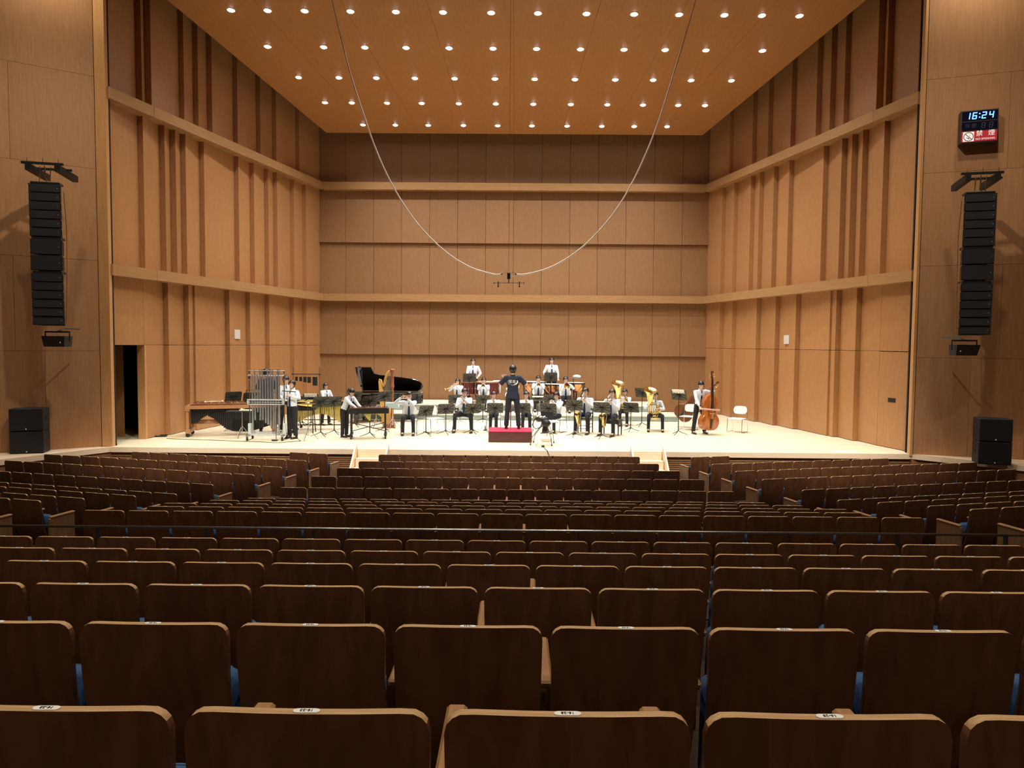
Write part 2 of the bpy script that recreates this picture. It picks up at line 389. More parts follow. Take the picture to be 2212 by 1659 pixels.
# proscenium jambs, dark slits, wing walls and ledges
def wing(s):
    wn = 'wall_wing_left' if s < 0 else 'wall_wing_right'
    P0 = atZ(222, 964.3, 0) if s < 0 else atZ(1970, 981, 0)
    P1 = atZ(0, 978.5, 0) if s < 0 else atZ(2212, 993.5, 0)
    d = (P1-P0); d.z = 0; L = 8.4; d.normalize(); n = V((-d.y, d.x, 0)) * (-1 if s < 0 else 1)   # n points to the audience side
    if n.y > 0: n = -n
    E_ = P0 + d*L
    def pl(a, b, off0, off1, z0, z1, M, name, par=None):
        A, B_ = P0+d*a, P0+d*b
        q = [A+n*off0, B_+n*off0, B_+n*off1, A+n*off1]
        return MB().hexa([(p.x, p.y, z0) for p in q]+[(p.x, p.y, z1) for p in q]).build(name, M, par)
    root = struct(pl(0, L, -.3, -.03, -.8, 14, DARKGAP, wn))
    zs = [-.0, 2.47, 4.77, 7.07, 9.37, 11.67, 13.9]
    for zi in range(6):
        wds = 1.2 if zi == 0 else 2.4
        a = 0.02
        while a < L:
            e = min(a+wds-(.6 if zi % 2 and a < .1 else 0), L)
            pl(a+.003, e-.003, -.03, 0, zs[zi]+.003, zs[zi+1]-.003, WINGW, 'panel', root); a = e
    # jamb: lit wooden edge + dark slit towards the stage wall
    xj = abs(P0.x)
    jx = 10.26 if s < 0 else 10.22
    j = MB().box(min(s*xj, s*jx), max(s*xj, s*jx), P0.y-.02, P0.y+.12, -.05, 14)
    struct(j.build('trim_1' if s < 0 else 'trim_2', JAMB))
    g = MB().box(min(s*10.27, s*11.4), max(s*10.27, s*11.4), 19.22, 19.28, 0, 14)
    struct(g.build('trim_3' if s < 0 else 'trim_4', DARKGAP))
    # side ledge floor
    Q0 = V((s*10.27, YS, 0)); Q1 = atZ(0, 993, 0) if s < 0 else atZ(2212, 1006, 0)
    dq = (Q1-Q0).normalized(); Q2 = Q0+dq*7.5
    top_ = [Q0, Q2, E_+n*-.1, P0+n*-.1]
    M_ = MB(); M_.add([(p.x, p.y, -.13) for p in top_]+[(p.x, p.y, 0) for p in top_], [(3, 2, 1, 0), (4, 5, 6, 7), (0, 1, 5, 4), (1, 2, 6, 5), (2, 3, 7, 6), (3, 0, 4, 7)])
    fl = struct(M_.build('floor_wing_left' if s < 0 else 'floor_wing_right', LIPW))
    top2 = [Q0+V((0, .06, 0)), Q2+V((0, .06, 0)), E_, P0]
    M_ = MB(); M_.add([(p.x, p.y, -1.2) for p in top2]+[(p.x, p.y, -.13) for p in top2], [(3, 2, 1, 0), (4, 5, 6, 7), (0, 1, 5, 4), (1, 2, 6, 5), (2, 3, 7, 6), (3, 0, 4, 7)])
    M_.build('fascia_board', FASCIA, fl)
    return P0, d, n, E_
WGL = wing(-1); WGR = wing(1)

# stage floor: long maple boards, lip, slatted fascia
def floor_mat():
    M = bpy.data.materials.new('stage_maple_boards'); M.use_nodes = True; N = M.node_tree.nodes; L = M.node_tree.links; b = N['Principled BSDF']
    g = N.new('ShaderNodeNewGeometry'); br = N.new('ShaderNodeTexBrick'); br.inputs['Scale'].default_value = 1
    br.inputs['Color1'].default_value = (.82, .77, .60, 1); br.inputs['Color2'].default_value = (.74, .68, .51, 1); br.inputs['Mortar'].default_value = (.45, .34, .2, 1)
    br.inputs['Mortar Size'].default_value = .0018; br.inputs['Brick Width'].default_value = 1.8; br.inputs['Row Height'].default_value = .09; br.offset = .37
    L.new(g.outputs['Position'], br.inputs[0])
    mp = N.new('ShaderNodeMapping'); mp.inputs['Scale'].default_value = (.7, 9, 1); n = N.new('ShaderNodeTexNoise'); n.inputs['Scale'].default_value = 2.5; n.inputs['Detail'].default_value = 6
    L.new(g.outputs['Position'], mp.inputs[0]); L.new(mp.outputs[0], n.inputs['Vector'])
    mx = N.new('ShaderNodeMix'); mx.data_type = 'RGBA'; mx.blend_type = 'MULTIPLY'; mx.inputs[0].default_value = .8
    rp = N.new('ShaderNodeValToRGB'); rp.color_ramp.elements[0].color = (.72, .68, .6, 1); rp.color_ramp.elements[0].position = .3; rp.color_ramp.elements[1].color = (1, 1, 1, 1); rp.color_ramp.elements[1].position = .6
    L.new(n.outputs['Fac'], rp.inputs[0]); L.new(br.outputs['Color'], mx.inputs[6]); L.new(rp.outputs[0], mx.inputs[7]); L.new(mx.outputs[2], b.inputs['Base Color'])
    b.inputs['Roughness'].default_value = .42; b.inputs['Specular IOR Level'].default_value = .4
    return M
FLOORM = floor_mat()
sf = MB().box(-10.95, 10.95, YS+.02, YB+.3, -.15, 0).box(-14.3, -10.95, 19.2, 23.5, -.15, -.0).build('floor', FLOORM); struct(sf)
MB().box(-10.27, 10.27, YS-.04, YS+.02, -.13, .001).build('stage_lip', LIPW, sf)
MB().box(-10.3, 10.3, YS+.12, YS+.2, -1.2, -.15).build('fascia_board', DARKGAP, sf)
sl = MB().box(-10.27, 10.27, 0, .07, 0, .03).mesh('slat', SLATW)
for i in range(12): obj('slat', sl, sf, (0, YS+.02, -.185-i*.052))
hz = mat('pale_hatch', (.75, .72, .66), .5, kind='plain')
for (x, y, a) in ((375, 959, 1), (1822, 975, -1)):
    P = atZ(x, y, 0)
    tag(MB().box(-.28, .28, -.16, .16, -.002, .006).build('floor_hatch', hz, loc=P), 'pale flush hatch in the stage floor near the %s front corner' % ('left' if a > 0 else 'right'), 'floor hatch')

# risers
RG = mat('riser_grey', (.34, .42, .41), .6, col2=(.31, .385, .375)); RT = mat('riser_top', (.74, .68, .54), .5, kind='wood', col2=(.66, .59, .44), scale=(1, 8, 1), nscale=4)
R1, R2 = .2, .43
for (x0, x1, y0, y1, z, lab) in ((-5.72, 5.95, 26.48, 28.0, R1, 'long low grey stage riser with pale top, nearer the seats'), (-5.5, 5.6, 28.0, 30.25, R2, 'long higher grey stage riser with pale top against the back wall')):
    t = thing('stage_riser', lab, 'riser', ((x0+x1)/2, y0, 0))
    n = 6; wd = (x1-x0)/n
    for i in range(n):
        bx0 = x0-(x0+x1)/2+i*wd
        MB().box(bx0+.004, bx0+wd-.004, .03, y1-y0, 0.01, z-.035).build('riser_face', RG, t)
        MB().bbox(bx0+.002, bx0+wd-.002, 0, y1-y0, z-.035, z, .004).build('riser_deck', RT, t)

# auditorium shell beyond the frame and stepped floor
AW = MB().box(-17, 17, -7.2, -7.0, -1.2, 14).build('wall_rear', WINGW); struct(AW)
for s in (-1, 1):
    E_ = (WGL if s < 0 else WGR)[3]
    struct(MB().box(min(s*17.0, s*abs(E_.x)), max(s*17.0, s*abs(E_.x))+.0, E_.y-.2, E_.y, -1.2, 14).build('wall_side_return', WINGW))
    struct(MB().box(min(s*17, s*17.2), max(s*17, s*17.2), -7.2, E_.y, -1.2, 14).build('wall_side_left' if s < 0 else 'wall_side_right', WINGW))
struct(MB().box(-17.2, 17.2, -7.2, 19.0, 14, 14.2).build('ceiling_auditorium', AUDC))
struct(MB().box(-10.0, 10.0, 17.6, 18.0, 12.3, 14.1).build('wall_proscenium_header', WINGW))
struct(MB().box(-11.5, 11.5, 17.9, 31.2, 13.6, 13.8).build('ceiling_fly', DARKGAP))
ROW = {16: (1.44, 2.007), 15: (2.40, 1.81), 14: (3.33, 1.63), 13: (4.27, 1.45), 12: (5.21, 1.26), 11: (6.15, 1.09), 10: (8.60, .75), 9: (9.59, .58),
       8: (10.56, .41), 7: (11.52, .25), 6: (12.46, .09), 5: (13.40, .09), 4: (14.56, .09), 3: (15.6, .08), 2: (16.53, .08), 1: (17.55, .08)}
SH = .87
SA = R(14)
INNER = {1: (4.31, 17.56), 2: (4.53, 16.54), 3: (4.80, 15.65), 4: (5.04, 14.66), 5: (5.43, 13.61), 6: (5.71, 12.74), 7: (5.94, 11.8), 8: (6.20, 10.83), 9: (6.22, 9.86), 10: (6.45, 8.9)}
fb = MB(); fb.box(-17, 17, -7, 19.1, -1.3, .09-SH)
ks = sorted(ROW)
for k in ks:
    y, z = ROW[k]; z -= SH
    if z < -.7: continue
    yf_ = (ROW[k-1][0]+.42) if k > 1 else y+.5
    if k == 11: yf_ = 6.75
    if k == 7: yf_ = 12.0
    if k <= 10: fb.box(-6.0, 6.0, -7, yf_, -1.2, z)
    else: fb.box(-17, 17, -7, yf_-(.35 if k > 11 else 0), -1.2, z)
for s in (-1, 1):
    for k in (7, 8, 9, 10):
        x, y = INNER[k]; z = ROW[k][1]-SH
        M = Matrix.Translation((s*x, y, 0)) @ Matrix.Rotation(-s*SA*-1, 4, 'Z')
        fb.box(min(0, s*12), max(0, s*12), -4 if k == 10 else -1.2, .45, -1.2, z, M)
struct(fb.build('floor_auditorium', CARPET))
MB().box(-16.9, 16.9, .2, 1.05, 0, 1.13).build('step_block', CARPET, bpy.data.objects['floor_auditorium'])

# steps up to the stage
for s in (-1, 1):
    t = thing('stage_steps', 'pale wooden steps with slanted side boards up to the stage, %s pair' % ('left' if s < 0 else 'right'), 'steps', (s*3.52, YS-.04, 0))
    for k in range(1, 4):
        MB().bbox(-.38, .38, -.28*k, -.28*(k-1), -.2*k-.04, -.2*k, .005).build('tread', LIPW, t)
        MB().box(-.38, .38, -.28*(k-1)-.03, -.28*(k-1), -.2*k, -.2*(k-1)-.04).build('step_riser', LIPW, t)
    for q in (-1, 1):
        x = q*.41
        b = MB(); vs = [(-.0, .16), (-.06, .16), (-1.1, -.62), (-1.1, -.79), (-.02, -.79), (.03, -.13), (.03, .0)]
        b.add([(x-.02, y, z) for y, z in vs]+[(x+.02, y, z) for y, z in vs], [tuple(range(6, -1, -1)), tuple(range(7, 14))]+[(i, (i+1) % 7, (i+1) % 7+7, i+7) for i in range(7)])
        b.build('side_board', LIPW, t)

# ================================================================ SEATS
def back_mesh(edge=True):
    b = MB(); W = .246; nx, nz = 12, 9; r = .045; TH = .023
    xs = [-W, -W+.006, -W+.016, -W+.032, -W+.06, -.09, 0, .09, W-.06, W-.032, W-.016, W-.006, W]
    def yprof(z): # leans back, belly towards the audience
        t = (z-.18)/.69
        return -.02 - .17*t**1.1 + .055*math.sin(t*PI*1.0)*(-1) + .02
    def grid(off):
        out = []
        for j in range(nz+1):
            for x in xs:
                ax = abs(x); zt = .87
                if ax > W-r: zt = .87 - (r - math.sqrt(max(0, r*r-(ax-(W-r))**2)))
                t = j/nz; z = .2 + (zt-.2)*t
                xx = x*(1-.05*(1-t))
                out.append((xx, yprof(z) - .35*(W*W-xx*xx)*.5 + off, z))
        return out
    A, B_ = grid(0), grid(TH); n = len(xs); base = len(A)
    fs = []
    for j in range(nz):
        for i in range(n-1):
            a = j*n+i
            fs.append((a, a+1, a+n+1, a+n)); fs.append((base+a, base+a+n, base+a+n+1, base+a+1))
    b.add(A+B_, fs)
    rim = []
    loop = [i for i in range(n)]+[j*n+n-1 for j in range(1, nz+1)]+[nz*n+i for i in range(n-2, -1, -1)]+[j*n for j in range(nz-1, 0, -1)]
    b.mat(1)
    for q in range(len(loop)):
        a, c = loop[q], loop[(q+1) % len(loop)]
        b.f.append([a, c, base+c, base+a]); b.m.append(1 if (A[a][2] > .835 and A[c][2] > .835) else 0)  # only the top rim gets the painted-in overhead light; sides stay walnut
    return b
def seat_meshes():
    S = {}
    me = back_mesh().mesh('backrest', [SEATW, SEATLIT]); shade(me, 35); S['backrest'] = me
    P = Matrix.Translation((0, -.1695, .8702))
    poly = [(.011*math.cos(a)+(.016 if math.cos(a) > 0 else -.016), .0085*math.sin(a)) for a in [2*PI*i/16 for i in range(16)]]
    b = MB(); n = 16
    b.add([(x, y, 0) for x, y in poly]+[(x, y, .0025) for x, y in poly], [tuple(range(n-1, -1, -1)), tuple(range(n, 2*n))]+[(i, (i+1) % n, (i+1) % n+n, i+n) for i in range(n)], P)
    S['number_plate'] = b.mesh('number_plate', PLATE)
    b = MB()
    def cush(z0, z1, t):
        for z in (z0,): pass
    pts = []
    b.bbox(-.20, .20, 0, .035, 0, .36, .016, Matrix.Translation((0, -.045, .45)) @ Matrix.Rotation(R(15), 4, 'X'))
    me = b.mesh('back_cushion', BLUE); shade(me, 60); S['back_cushion'] = me
    b = MB(); b.bbox(-.212, .212, .0, .075, 0, .40, .03, Matrix.Translation((0, .035, .23)) @ Matrix.Rotation(R(4), 4, 'X'))
    me = b.mesh('seat_cushion', BLUE); shade(me, 60); S['seat_cushion'] = me
    b = MB(); b.bbox(-.028, .028, -.04, .36, .60, .628, .008)
    b.box(-.013, .013, .06, .3, .36, .60).box(-.018, .018, .10, .2, 0, .36).box(-.03, .03, .02, .34, 0, .012)
    S['armrest'] = b.mesh('armrest', ARMW)
    b = MB(); b.bbox(-.02, .02, -.06, .36, .0, .60, .008)
    S['end_panel'] = b.mesh('end_panel', PANELW)
    b = MB().box(-.2, .2, .04, .09, .16, .2).box(-.03, .03, .03, .11, 0, .18)
    S['pedestal'] = b.mesh('pedestal', BLKM)
    return S
SM = seat_meshes()
seats = []  # (x, y, zfloor, rz, row, block, index, count, inner)
PW = .52
for k in range(1, 11):
    n = {1: 12, 2: 13, 3: 14, 4: 15, 5: 16, 6: 17, 7: 18, 8: 19, 9: 18, 10: 19}[k]
    for i in range(n): seats.append(((i-(n-1)/2)*PW, ROW[k][0], ROW[k][1]-SH, 0, k, 'centre', i, n))
for k in range(11, 17):
    odd = k % 2 == 1
    idx = []
    for i in range(-14, 15):
        x = i*PW + (0 if odd else PW/2)
        px = proj((x, ROW[k][0], ROW[k][1]))[0]
        if -240*max(1, 2/ROW[k][0]) < px < 2212+240*max(1, 2/ROW[k][0]): idx.append(x)
    for i, x in enumerate(idx): seats.append((x, ROW[k][0], ROW[k][1]-SH, 0, k, 'front', i, len(idx)))
cap = {1: 2, 2: 9, 3: 12, 4: 12, 5: 12, 6: 12, 7: 12, 8: 12, 9: 12, 10: 12}
for s in (-1, 1):
    for k in range(1, 11):
        xi, yi = INNER[k]; lst = []
        for i in range(cap[k]):
            q = (i+.5)*PW; x = s*(xi+q*math.cos(SA)); y = yi + q*math.sin(SA)
            px = proj((x, y, ROW[k][1]))[0]
            if i > 0 and (px < -70 or px > 2282): break
            lst.append((x, y))
        for i, (x, y) in enumerate(lst): seats.append((x, y, ROW[k][1]-SH, s*SA, k, 'left' if s < 0 else 'right', i, len(lst)))
seats = [(x-.172*math.sin(rz), y+.172*math.cos(rz), z, rz, k, b_, i, n) for (x, y, z, rz, k, b_, i, n) in seats]
seats.sort(key=lambda q: q[1]+abs(q[0])*.3)
near, far = seats[:300], seats[300:]
rown = lambda k: ORD[k]+' row from the stage'
protos = {}
def make_seat(kind):
    t = thing('auditorium_seat', '', 'seat', (0, 0, 0), group='folding seats facing the stage')
    obj('backrest', SM['backrest'], t); obj('number_plate', SM['number_plate'], t); obj('seat_cushion', SM['seat_cushion'], t)
    if kind[0] == 'n': obj('back_cushion', SM['back_cushion'], t)
    obj('armrest', SM['armrest'], t, (PW/2, 0, 0))
    if kind[1] in 'LB': obj('armrest', SM['armrest'], t, (-PW/2, 0, 0)); obj('end_panel', SM['end_panel'], t, (-PW/2, 0, 0))
    if kind[1] in 'RB': obj('end_panel', SM['end_panel'], t, (PW/2, 0, 0))
    return t
def facing(rz): return rz
for (x, y, z, rz, k, blk, i, n) in near:
    e = '-'
    if blk == 'centre': e = 'L' if i == 0 else ('R' if i == n-1 else '-')
    if blk == 'left': e = 'R' if i == 0 else '-'
    if blk == 'right': e = 'L' if i == 0 else '-'
    kd = ('n' if k >= 9 else 'f')+e
    if blk == 'front':
        xn = round(x/PW*2)/2
        if k == 16:
            no = 24 + round((x-PW/2)/PW)
            lab = 'nearest row dark wooden seat, %s' % {22: 'partly cut off at the left edge', 23: 'plate numbered 16-23', 24: 'plate numbered 16-24', 25: 'plate numbered 16-25', 26: 'partly cut off at the right edge'}.get(no, 'beyond the frame edge')
        else:
            lab = 'wooden seat, %s row behind the steel rail, %s' % (ORD[k-10], (ORD[i+1]+' from the left') if i < n/2 else (ORD[n-i]+' from the right'))
    elif blk == 'centre':
        lab = 'wooden seat, centre block, %s, %s' % (rown(k), (ORD[i+1]+' from left end') if i < n/2 else (ORD[n-i]+' from right end'))
    else:
        lab = 'wooden seat, angled %s block, %s, %s from aisle' % (blk, rown(k), ORD[i+1])
    if kd not in protos: o = protos[kd] = make_seat(kd); o.location = (x, y, z); o.rotation_euler.z = rz; o['label'] = lab
    else: o = dup(protos[kd], (x, y, z), rz, lab)
    if k == 16:
        pl = [c for c in o.children if c.name.startswith('number_plate')][0]
        no = 24 + round((x-PW/2)/PW)
        me = text_mesh('16-%d' % no, .0118, 'number', INK, .0004)
        c = obj('number', me, pl, (0, -.1695, .8732)); c.rotation_euler.z = PI
src = [(SM['backrest'], V((0, 0, 0))), (SM['number_plate'], V((0, 0, 0))), (SM['seat_cushion'], V((0, 0, 0))), (SM['armrest'], V((PW/2, 0, 0)))]
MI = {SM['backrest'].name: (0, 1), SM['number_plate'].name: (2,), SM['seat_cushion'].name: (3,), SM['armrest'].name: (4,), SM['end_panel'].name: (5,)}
for B0, where in (('centre', 'in the centre'), ('left', 'in the angled left block'), ('right', 'in the angled right block')):
    fb = MB()
    for (x, y, z, rz, k, blk, i, n) in far:
        if blk != B0: continue
        T = Matrix.Translation((x, y, z)) @ Matrix.Rotation(rz, 4, 'Z')
        ex = []
        if (blk == 'left' and i == 0): ex = [(SM['end_panel'], V((PW/2, 0, 0)))]
        if (blk == 'right' and i == 0) or (blk == 'centre' and i == 0): ex = [(SM['armrest'], V((-PW/2, 0, 0))), (SM['end_panel'], V((-PW/2, 0, 0)))]
        for me, o_ in src+ex:
            base = len(fb.v); TT = T @ Matrix.Translation(o_)
            fb.v += [tuple(TT @ v.co) for v in me.vertices]
            for p in me.polygons: fb.f.append([base+q for q in p.vertices]); fb.m.append(MI[me.name][p.material_index])
    if not fb.v: continue
    me = bpy.data.meshes.new('seat_rows'); me.from_pydata(fb.v, [], fb.f)
    for M in (SEATW, SEATLIT, PLATE, BLUE, ARMW, PANELW): me.materials.append(M)
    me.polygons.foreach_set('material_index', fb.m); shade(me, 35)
    o = obj('seat_rows', me); tag(o, 'furthest rows of dark wooden seats below the stage edge, ' + where, 'seats', kind='stuff')

# steel rail behind the cross aisle
RY = 6.95
t = thing('hand_rail', 'thin satin steel hand rail on dark posts crossing the seating', 'rail', (0, RY, 0))
A = atY(0, 1135, RY); B_ = atY(2212, 1157, RY); A = A+(A-B_)*.2; B_ = B_+(B_-A)*.15
A.z = B_.z = (A.z+B_.z)/2
MB().tube([A-V((0, RY, 0)), B_-V((0, RY, 0))], .0135, 12).build('rail_tube', STEEL, t, smooth=True)
for px in (-20, 214, 448, 678, 908, 1078, 1249, 1478, 1706, 1939, 2173):
    x = atY(px, 1150, RY).x
    MB().box(x-.009, x+.009, -.022, .022, .22, A.z-.01).box(x-.04, x+.04, -.04, .04, .21, .225).build('rail_post', BLKM, t)
MB().box(-17, 17, 6.7, 6.75, -1.2, .235).build('step_block', CARPET, bpy.data.objects['floor_auditorium'])
# ================================================================ STAGE THINGS
SKIN = mat('skin', (.70, .47, .37), .55, kind='plain'); HAIR = mat('black_hair', (.012, .01, .01), .35, kind='plain')
SHIRT = mat('white_shirt', (.70, .77, .86), .85, kind='plain'); TROU = mat('black_trousers', (.010, .011, .016), .85, kind='plain')
NAVY = mat('navy_cotton', (.012, .020, .045), .85, kind='plain'); TIE = mat('navy_tie', (.012, .018, .06), .6, kind='plain')
SHOE = mat('black_leather', (.012, .012, .012), .25, kind='plain'); DENIM = mat('dark_denim', (.012, .014, .022), .9, kind='plain')
BRASS = mat('polished_brass', (.95, .72, .30), .22, 1); SILVER = mat('silver_plate', (.85, .86, .88), .2, 1)
CHROME = mat('chrome', (.7, .71, .73), .15, 1); WHITE = mat('white_plastic', (.82, .82, .80), .45, kind='plain')
PIANO = mat('black_piano_lacquer', (.006, .006, .007), .08, kind='plain', spec=.6, coat=.5)
MAR = mat('marimba_frame_wood', (.42, .20, .09), .4, kind='wood', col2=(.33, .15, .065), scale=(1, 6, 6), nscale=5)
ROSE = mat('rosewood_bars', (.16, .05, .025), .35, col2=(.1, .03, .015)); GOLD = mat('gold_tubes', (.72, .58, .16), .35, .6)
DRUMR = mat('red_brown_shell', (.13, .018, .012), .25, kind='plain', coat=.4); SKINW = mat('drum_head_white', (.85, .84, .8), .5, kind='plain')
COPPER = mat('copper_bowl', (.85, .40, .18), .25, .9); BASSW = mat('orange_varnish', (.42, .13, .025), .22, kind='wood', col2=(.25, .06, .012), scale=(3, 3, .6), nscale=3, coat=.5)
HARPW = mat('harp_column_wood', (.36, .13, .055), .35, kind='wood', scale=(6, 6, 1)); HARPY = mat('harp_gold_maple', (.74, .44, .14), .3, kind='wood', col2=(.6, .33, .09), scale=(5, 5, .6))
DESK = mat('stand_desk_black', (.05, .048, .036), .4, kind='plain'); REDC = mat('red_carpet', (.55, .02, .07), .9, col2=(.42, .015, .05), nscale=200)
MAHO = mat('podium_mahogany', (.085, .018, .016), .35, kind='wood', col2=(.05, .012, .01), scale=(1, 4, 6), nscale=3)
PAPER = mat('sheet_paper', (.8, .8, .78), .8, kind='plain'); BRONZE = mat('gong_bronze', (.30, .22, .13), .4, .7); RUB = mat('rubber_black', (.015, .015, .015), .7, kind='plain')
TUBEG = mat('chime_grey', (.48, .49, .52), .35, .8); PALEB = mat('pale_blue_cloth', (.5, .66, .75), .9, kind='plain')
def rot(ax, a): return Matrix.Rotation(R(a), 4, ax)
def tr(*p): return Matrix.Translation(p)

# ---- people
def skin_mesh(nodes, edges, sub=1):
    me = bpy.data.meshes.new('t'); keys = list(nodes); ix = {k: i for i, k in enumerate(keys)}
    me.from_pydata([nodes[k][0] for k in keys], [(ix[a], ix[b]) for a, b in edges], [])
    o = bpy.data.objects.new('t', me); COL.objects.link(o); o.modifiers.new('s', 'SKIN')
    for i, k in enumerate(keys):
        r = nodes[k][1]; me.skin_vertices[0].data[i].radius = r if isinstance(r, tuple) else (r, r)
        me.skin_vertices[0].data[i].use_root = (i == 0)
    s_ = o.modifiers.new('u', 'SUBSURF'); s_.levels = sub; s_.render_levels = sub
    out = bpy.data.meshes.new_from_object(o.evaluated_get(bpy.context.evaluated_depsgraph_get()))
    bpy.data.objects.remove(o); bpy.data.meshes.remove(me); return out
def remesh(mb, vox, name, M):
    me = mb.mesh('t', M); o = bpy.data.objects.new('t', me); COL.objects.link(o)
    r = o.modifiers.new('r', 'REMESH'); r.mode = 'VOXEL'; r.voxel_size = vox; r.use_smooth_shade = True
    s_ = o.modifiers.new('s', 'SMOOTH'); s_.factor = .5; s_.iterations = 3
    out = bpy.data.meshes.new_from_object(o.evaluated_get(bpy.context.evaluated_depsgraph_get())); out.name = name
    bpy.data.objects.remove(o); bpy.data.meshes.remove(me); out.materials.clear(); out.materials.append(M)
    shade(out, True); return out
def ik(a, t, l1, l2, pole):
    a, t = V(a), V(t); d = t-a; L = min(d.length, (l1+l2)*.995); d = d.normalized(); t = a+d*L
    c = (l1*l1-l2*l2+L*L)/(2*L); h = math.sqrt(max(0, l1*l1-c*c))
    p = V(pole); p = (p-d*p.dot(d)).normalized()
    return a+d*c+p*h, t
HR = [(0, .030, .036, -.045), (.028, .05, .060, -.028), (.07, .064, .082, -.006), (.12, .074, .094, .002), (.165, .075, .097, .006), (.2, .062, .08, .008), (.222, .036, .048, .008), (.231, .004, .006, .008)]
def head_mb(T, hair, female):
    b = MB(); n = 16
    vs = []; fs = []
    for z, hw, hd, yc in HR:
        for j in range(n): a = 2*PI*j/n; vs.append((hw*math.sin(a), yc-hd*math.cos(a), z))
    for i in range(len(HR)-1):
        for j in range(n): fs.append((i*n+j, i*n+(j+1) % n, i*n+n+(j+1) % n, i*n+n+j))
    fs += [tuple(range(n-1, -1, -1)), tuple((len(HR)-1)*n+j for j in range(n))]
    b.add(vs, fs, T)
    b.add([(-.012, -.082, .072), (.012, -.082, .072), (0, -.108, .076), (0, -.088, .125)], [(0, 1, 2), (0, 2, 3), (1, 3, 2), (0, 3, 1)], T)
    for s in (-1, 1): b.ell((s*.077, .008, .105), (.01, .02, .03), 6, 4, T)
    b.mat(1)
    for s in (-1, 1):
        b.ell((s*.029, -.081, .118), (.013, .008, .007), 6, 4, T); b.add([(s*.012, -.089, .137), (s*.046, -.078, .138), (s*.045, -.078, .144), (s*.012, -.09, .144)], [(0, 1, 2, 3)], T)
    b.mat(2); b.ell((0, -.079, .052), (.02, .008, .006), 6, 4, T)
    h = MB(); vs = []; fs = []; m2 = 20
    # hair cap: hairline high at the front, low at the back
    K = 7
    for i in range(K+1):
        t = i/K
        for j in range(m2):
            a = 2*PI*j/m2; fr = math.cos(a)  # 1 front
            low = (.158 + .012*math.sin(3*a)) if fr > .45 else (.118 if fr > -.1 else (.03 if hair == 'short' else .01))
            z = low + (.236-low)*t**.8
            q = max(0, min(1, (z)/.231)); 
            import bisect
            zz = [r[0] for r in HR]; k = min(len(HR)-2, max(0, bisect.bisect(zz, z)-1)); u = max(0, min(1, (z-zz[k])/(zz[k+1]-zz[k])))
            hw = HR[k][1]*(1-u)+HR[k+1][1]*u; hd = HR[k][2]*(1-u)+HR[k+1][2]*u; yc = HR[k][3]*(1-u)+HR[k+1][3]*u
            g = .021 + .006*math.sin(5*a+2*i)
            if z > .215: hw, hd = max(hw, .02*(1-t)), max(hd, .02*(1-t)); z += .012
            vs.append(((hw+g)*math.sin(a), yc-(hd+g*(.6 if fr > .5 else 1))*math.cos(a), z))
    for i in range(K):
        for j in range(m2): fs.append((i*m2+j, i*m2+(j+1) % m2, i*m2+m2+(j+1) % m2, i*m2+m2+j))
    fs.append(tuple(K*m2+j for j in range(m2)))
    h.add(vs, fs, T)
    h.ell((0, .02, .15), (.088, .095, .098), 12, 6, T)
    if hair == 'ponytail': h.tube([T @ V(p) for p in ((0, .09, .19), (0, .15, .17), (0, .17, .08), (0, .15, -.04))], [.02, .03, .028, .008], 8)
    if hair == 'tied': h.ell((0, .1, .1), (.035, .035, .045), 8, 5, T)
    if hair == 'bob':
        for s in (-1, 1): h.tube([T @ V(p) for p in ((s*.07, .01, .16), (s*.082, .0, .08), (s*.07, .01, .0))], [.02, .024, .012], 8)
        h.tube([T @ V(p) for p in ((0, .08, .16), (0, .085, .05), (0, .07, -.02))], [.05, .055, .03], 8)
    return b, h
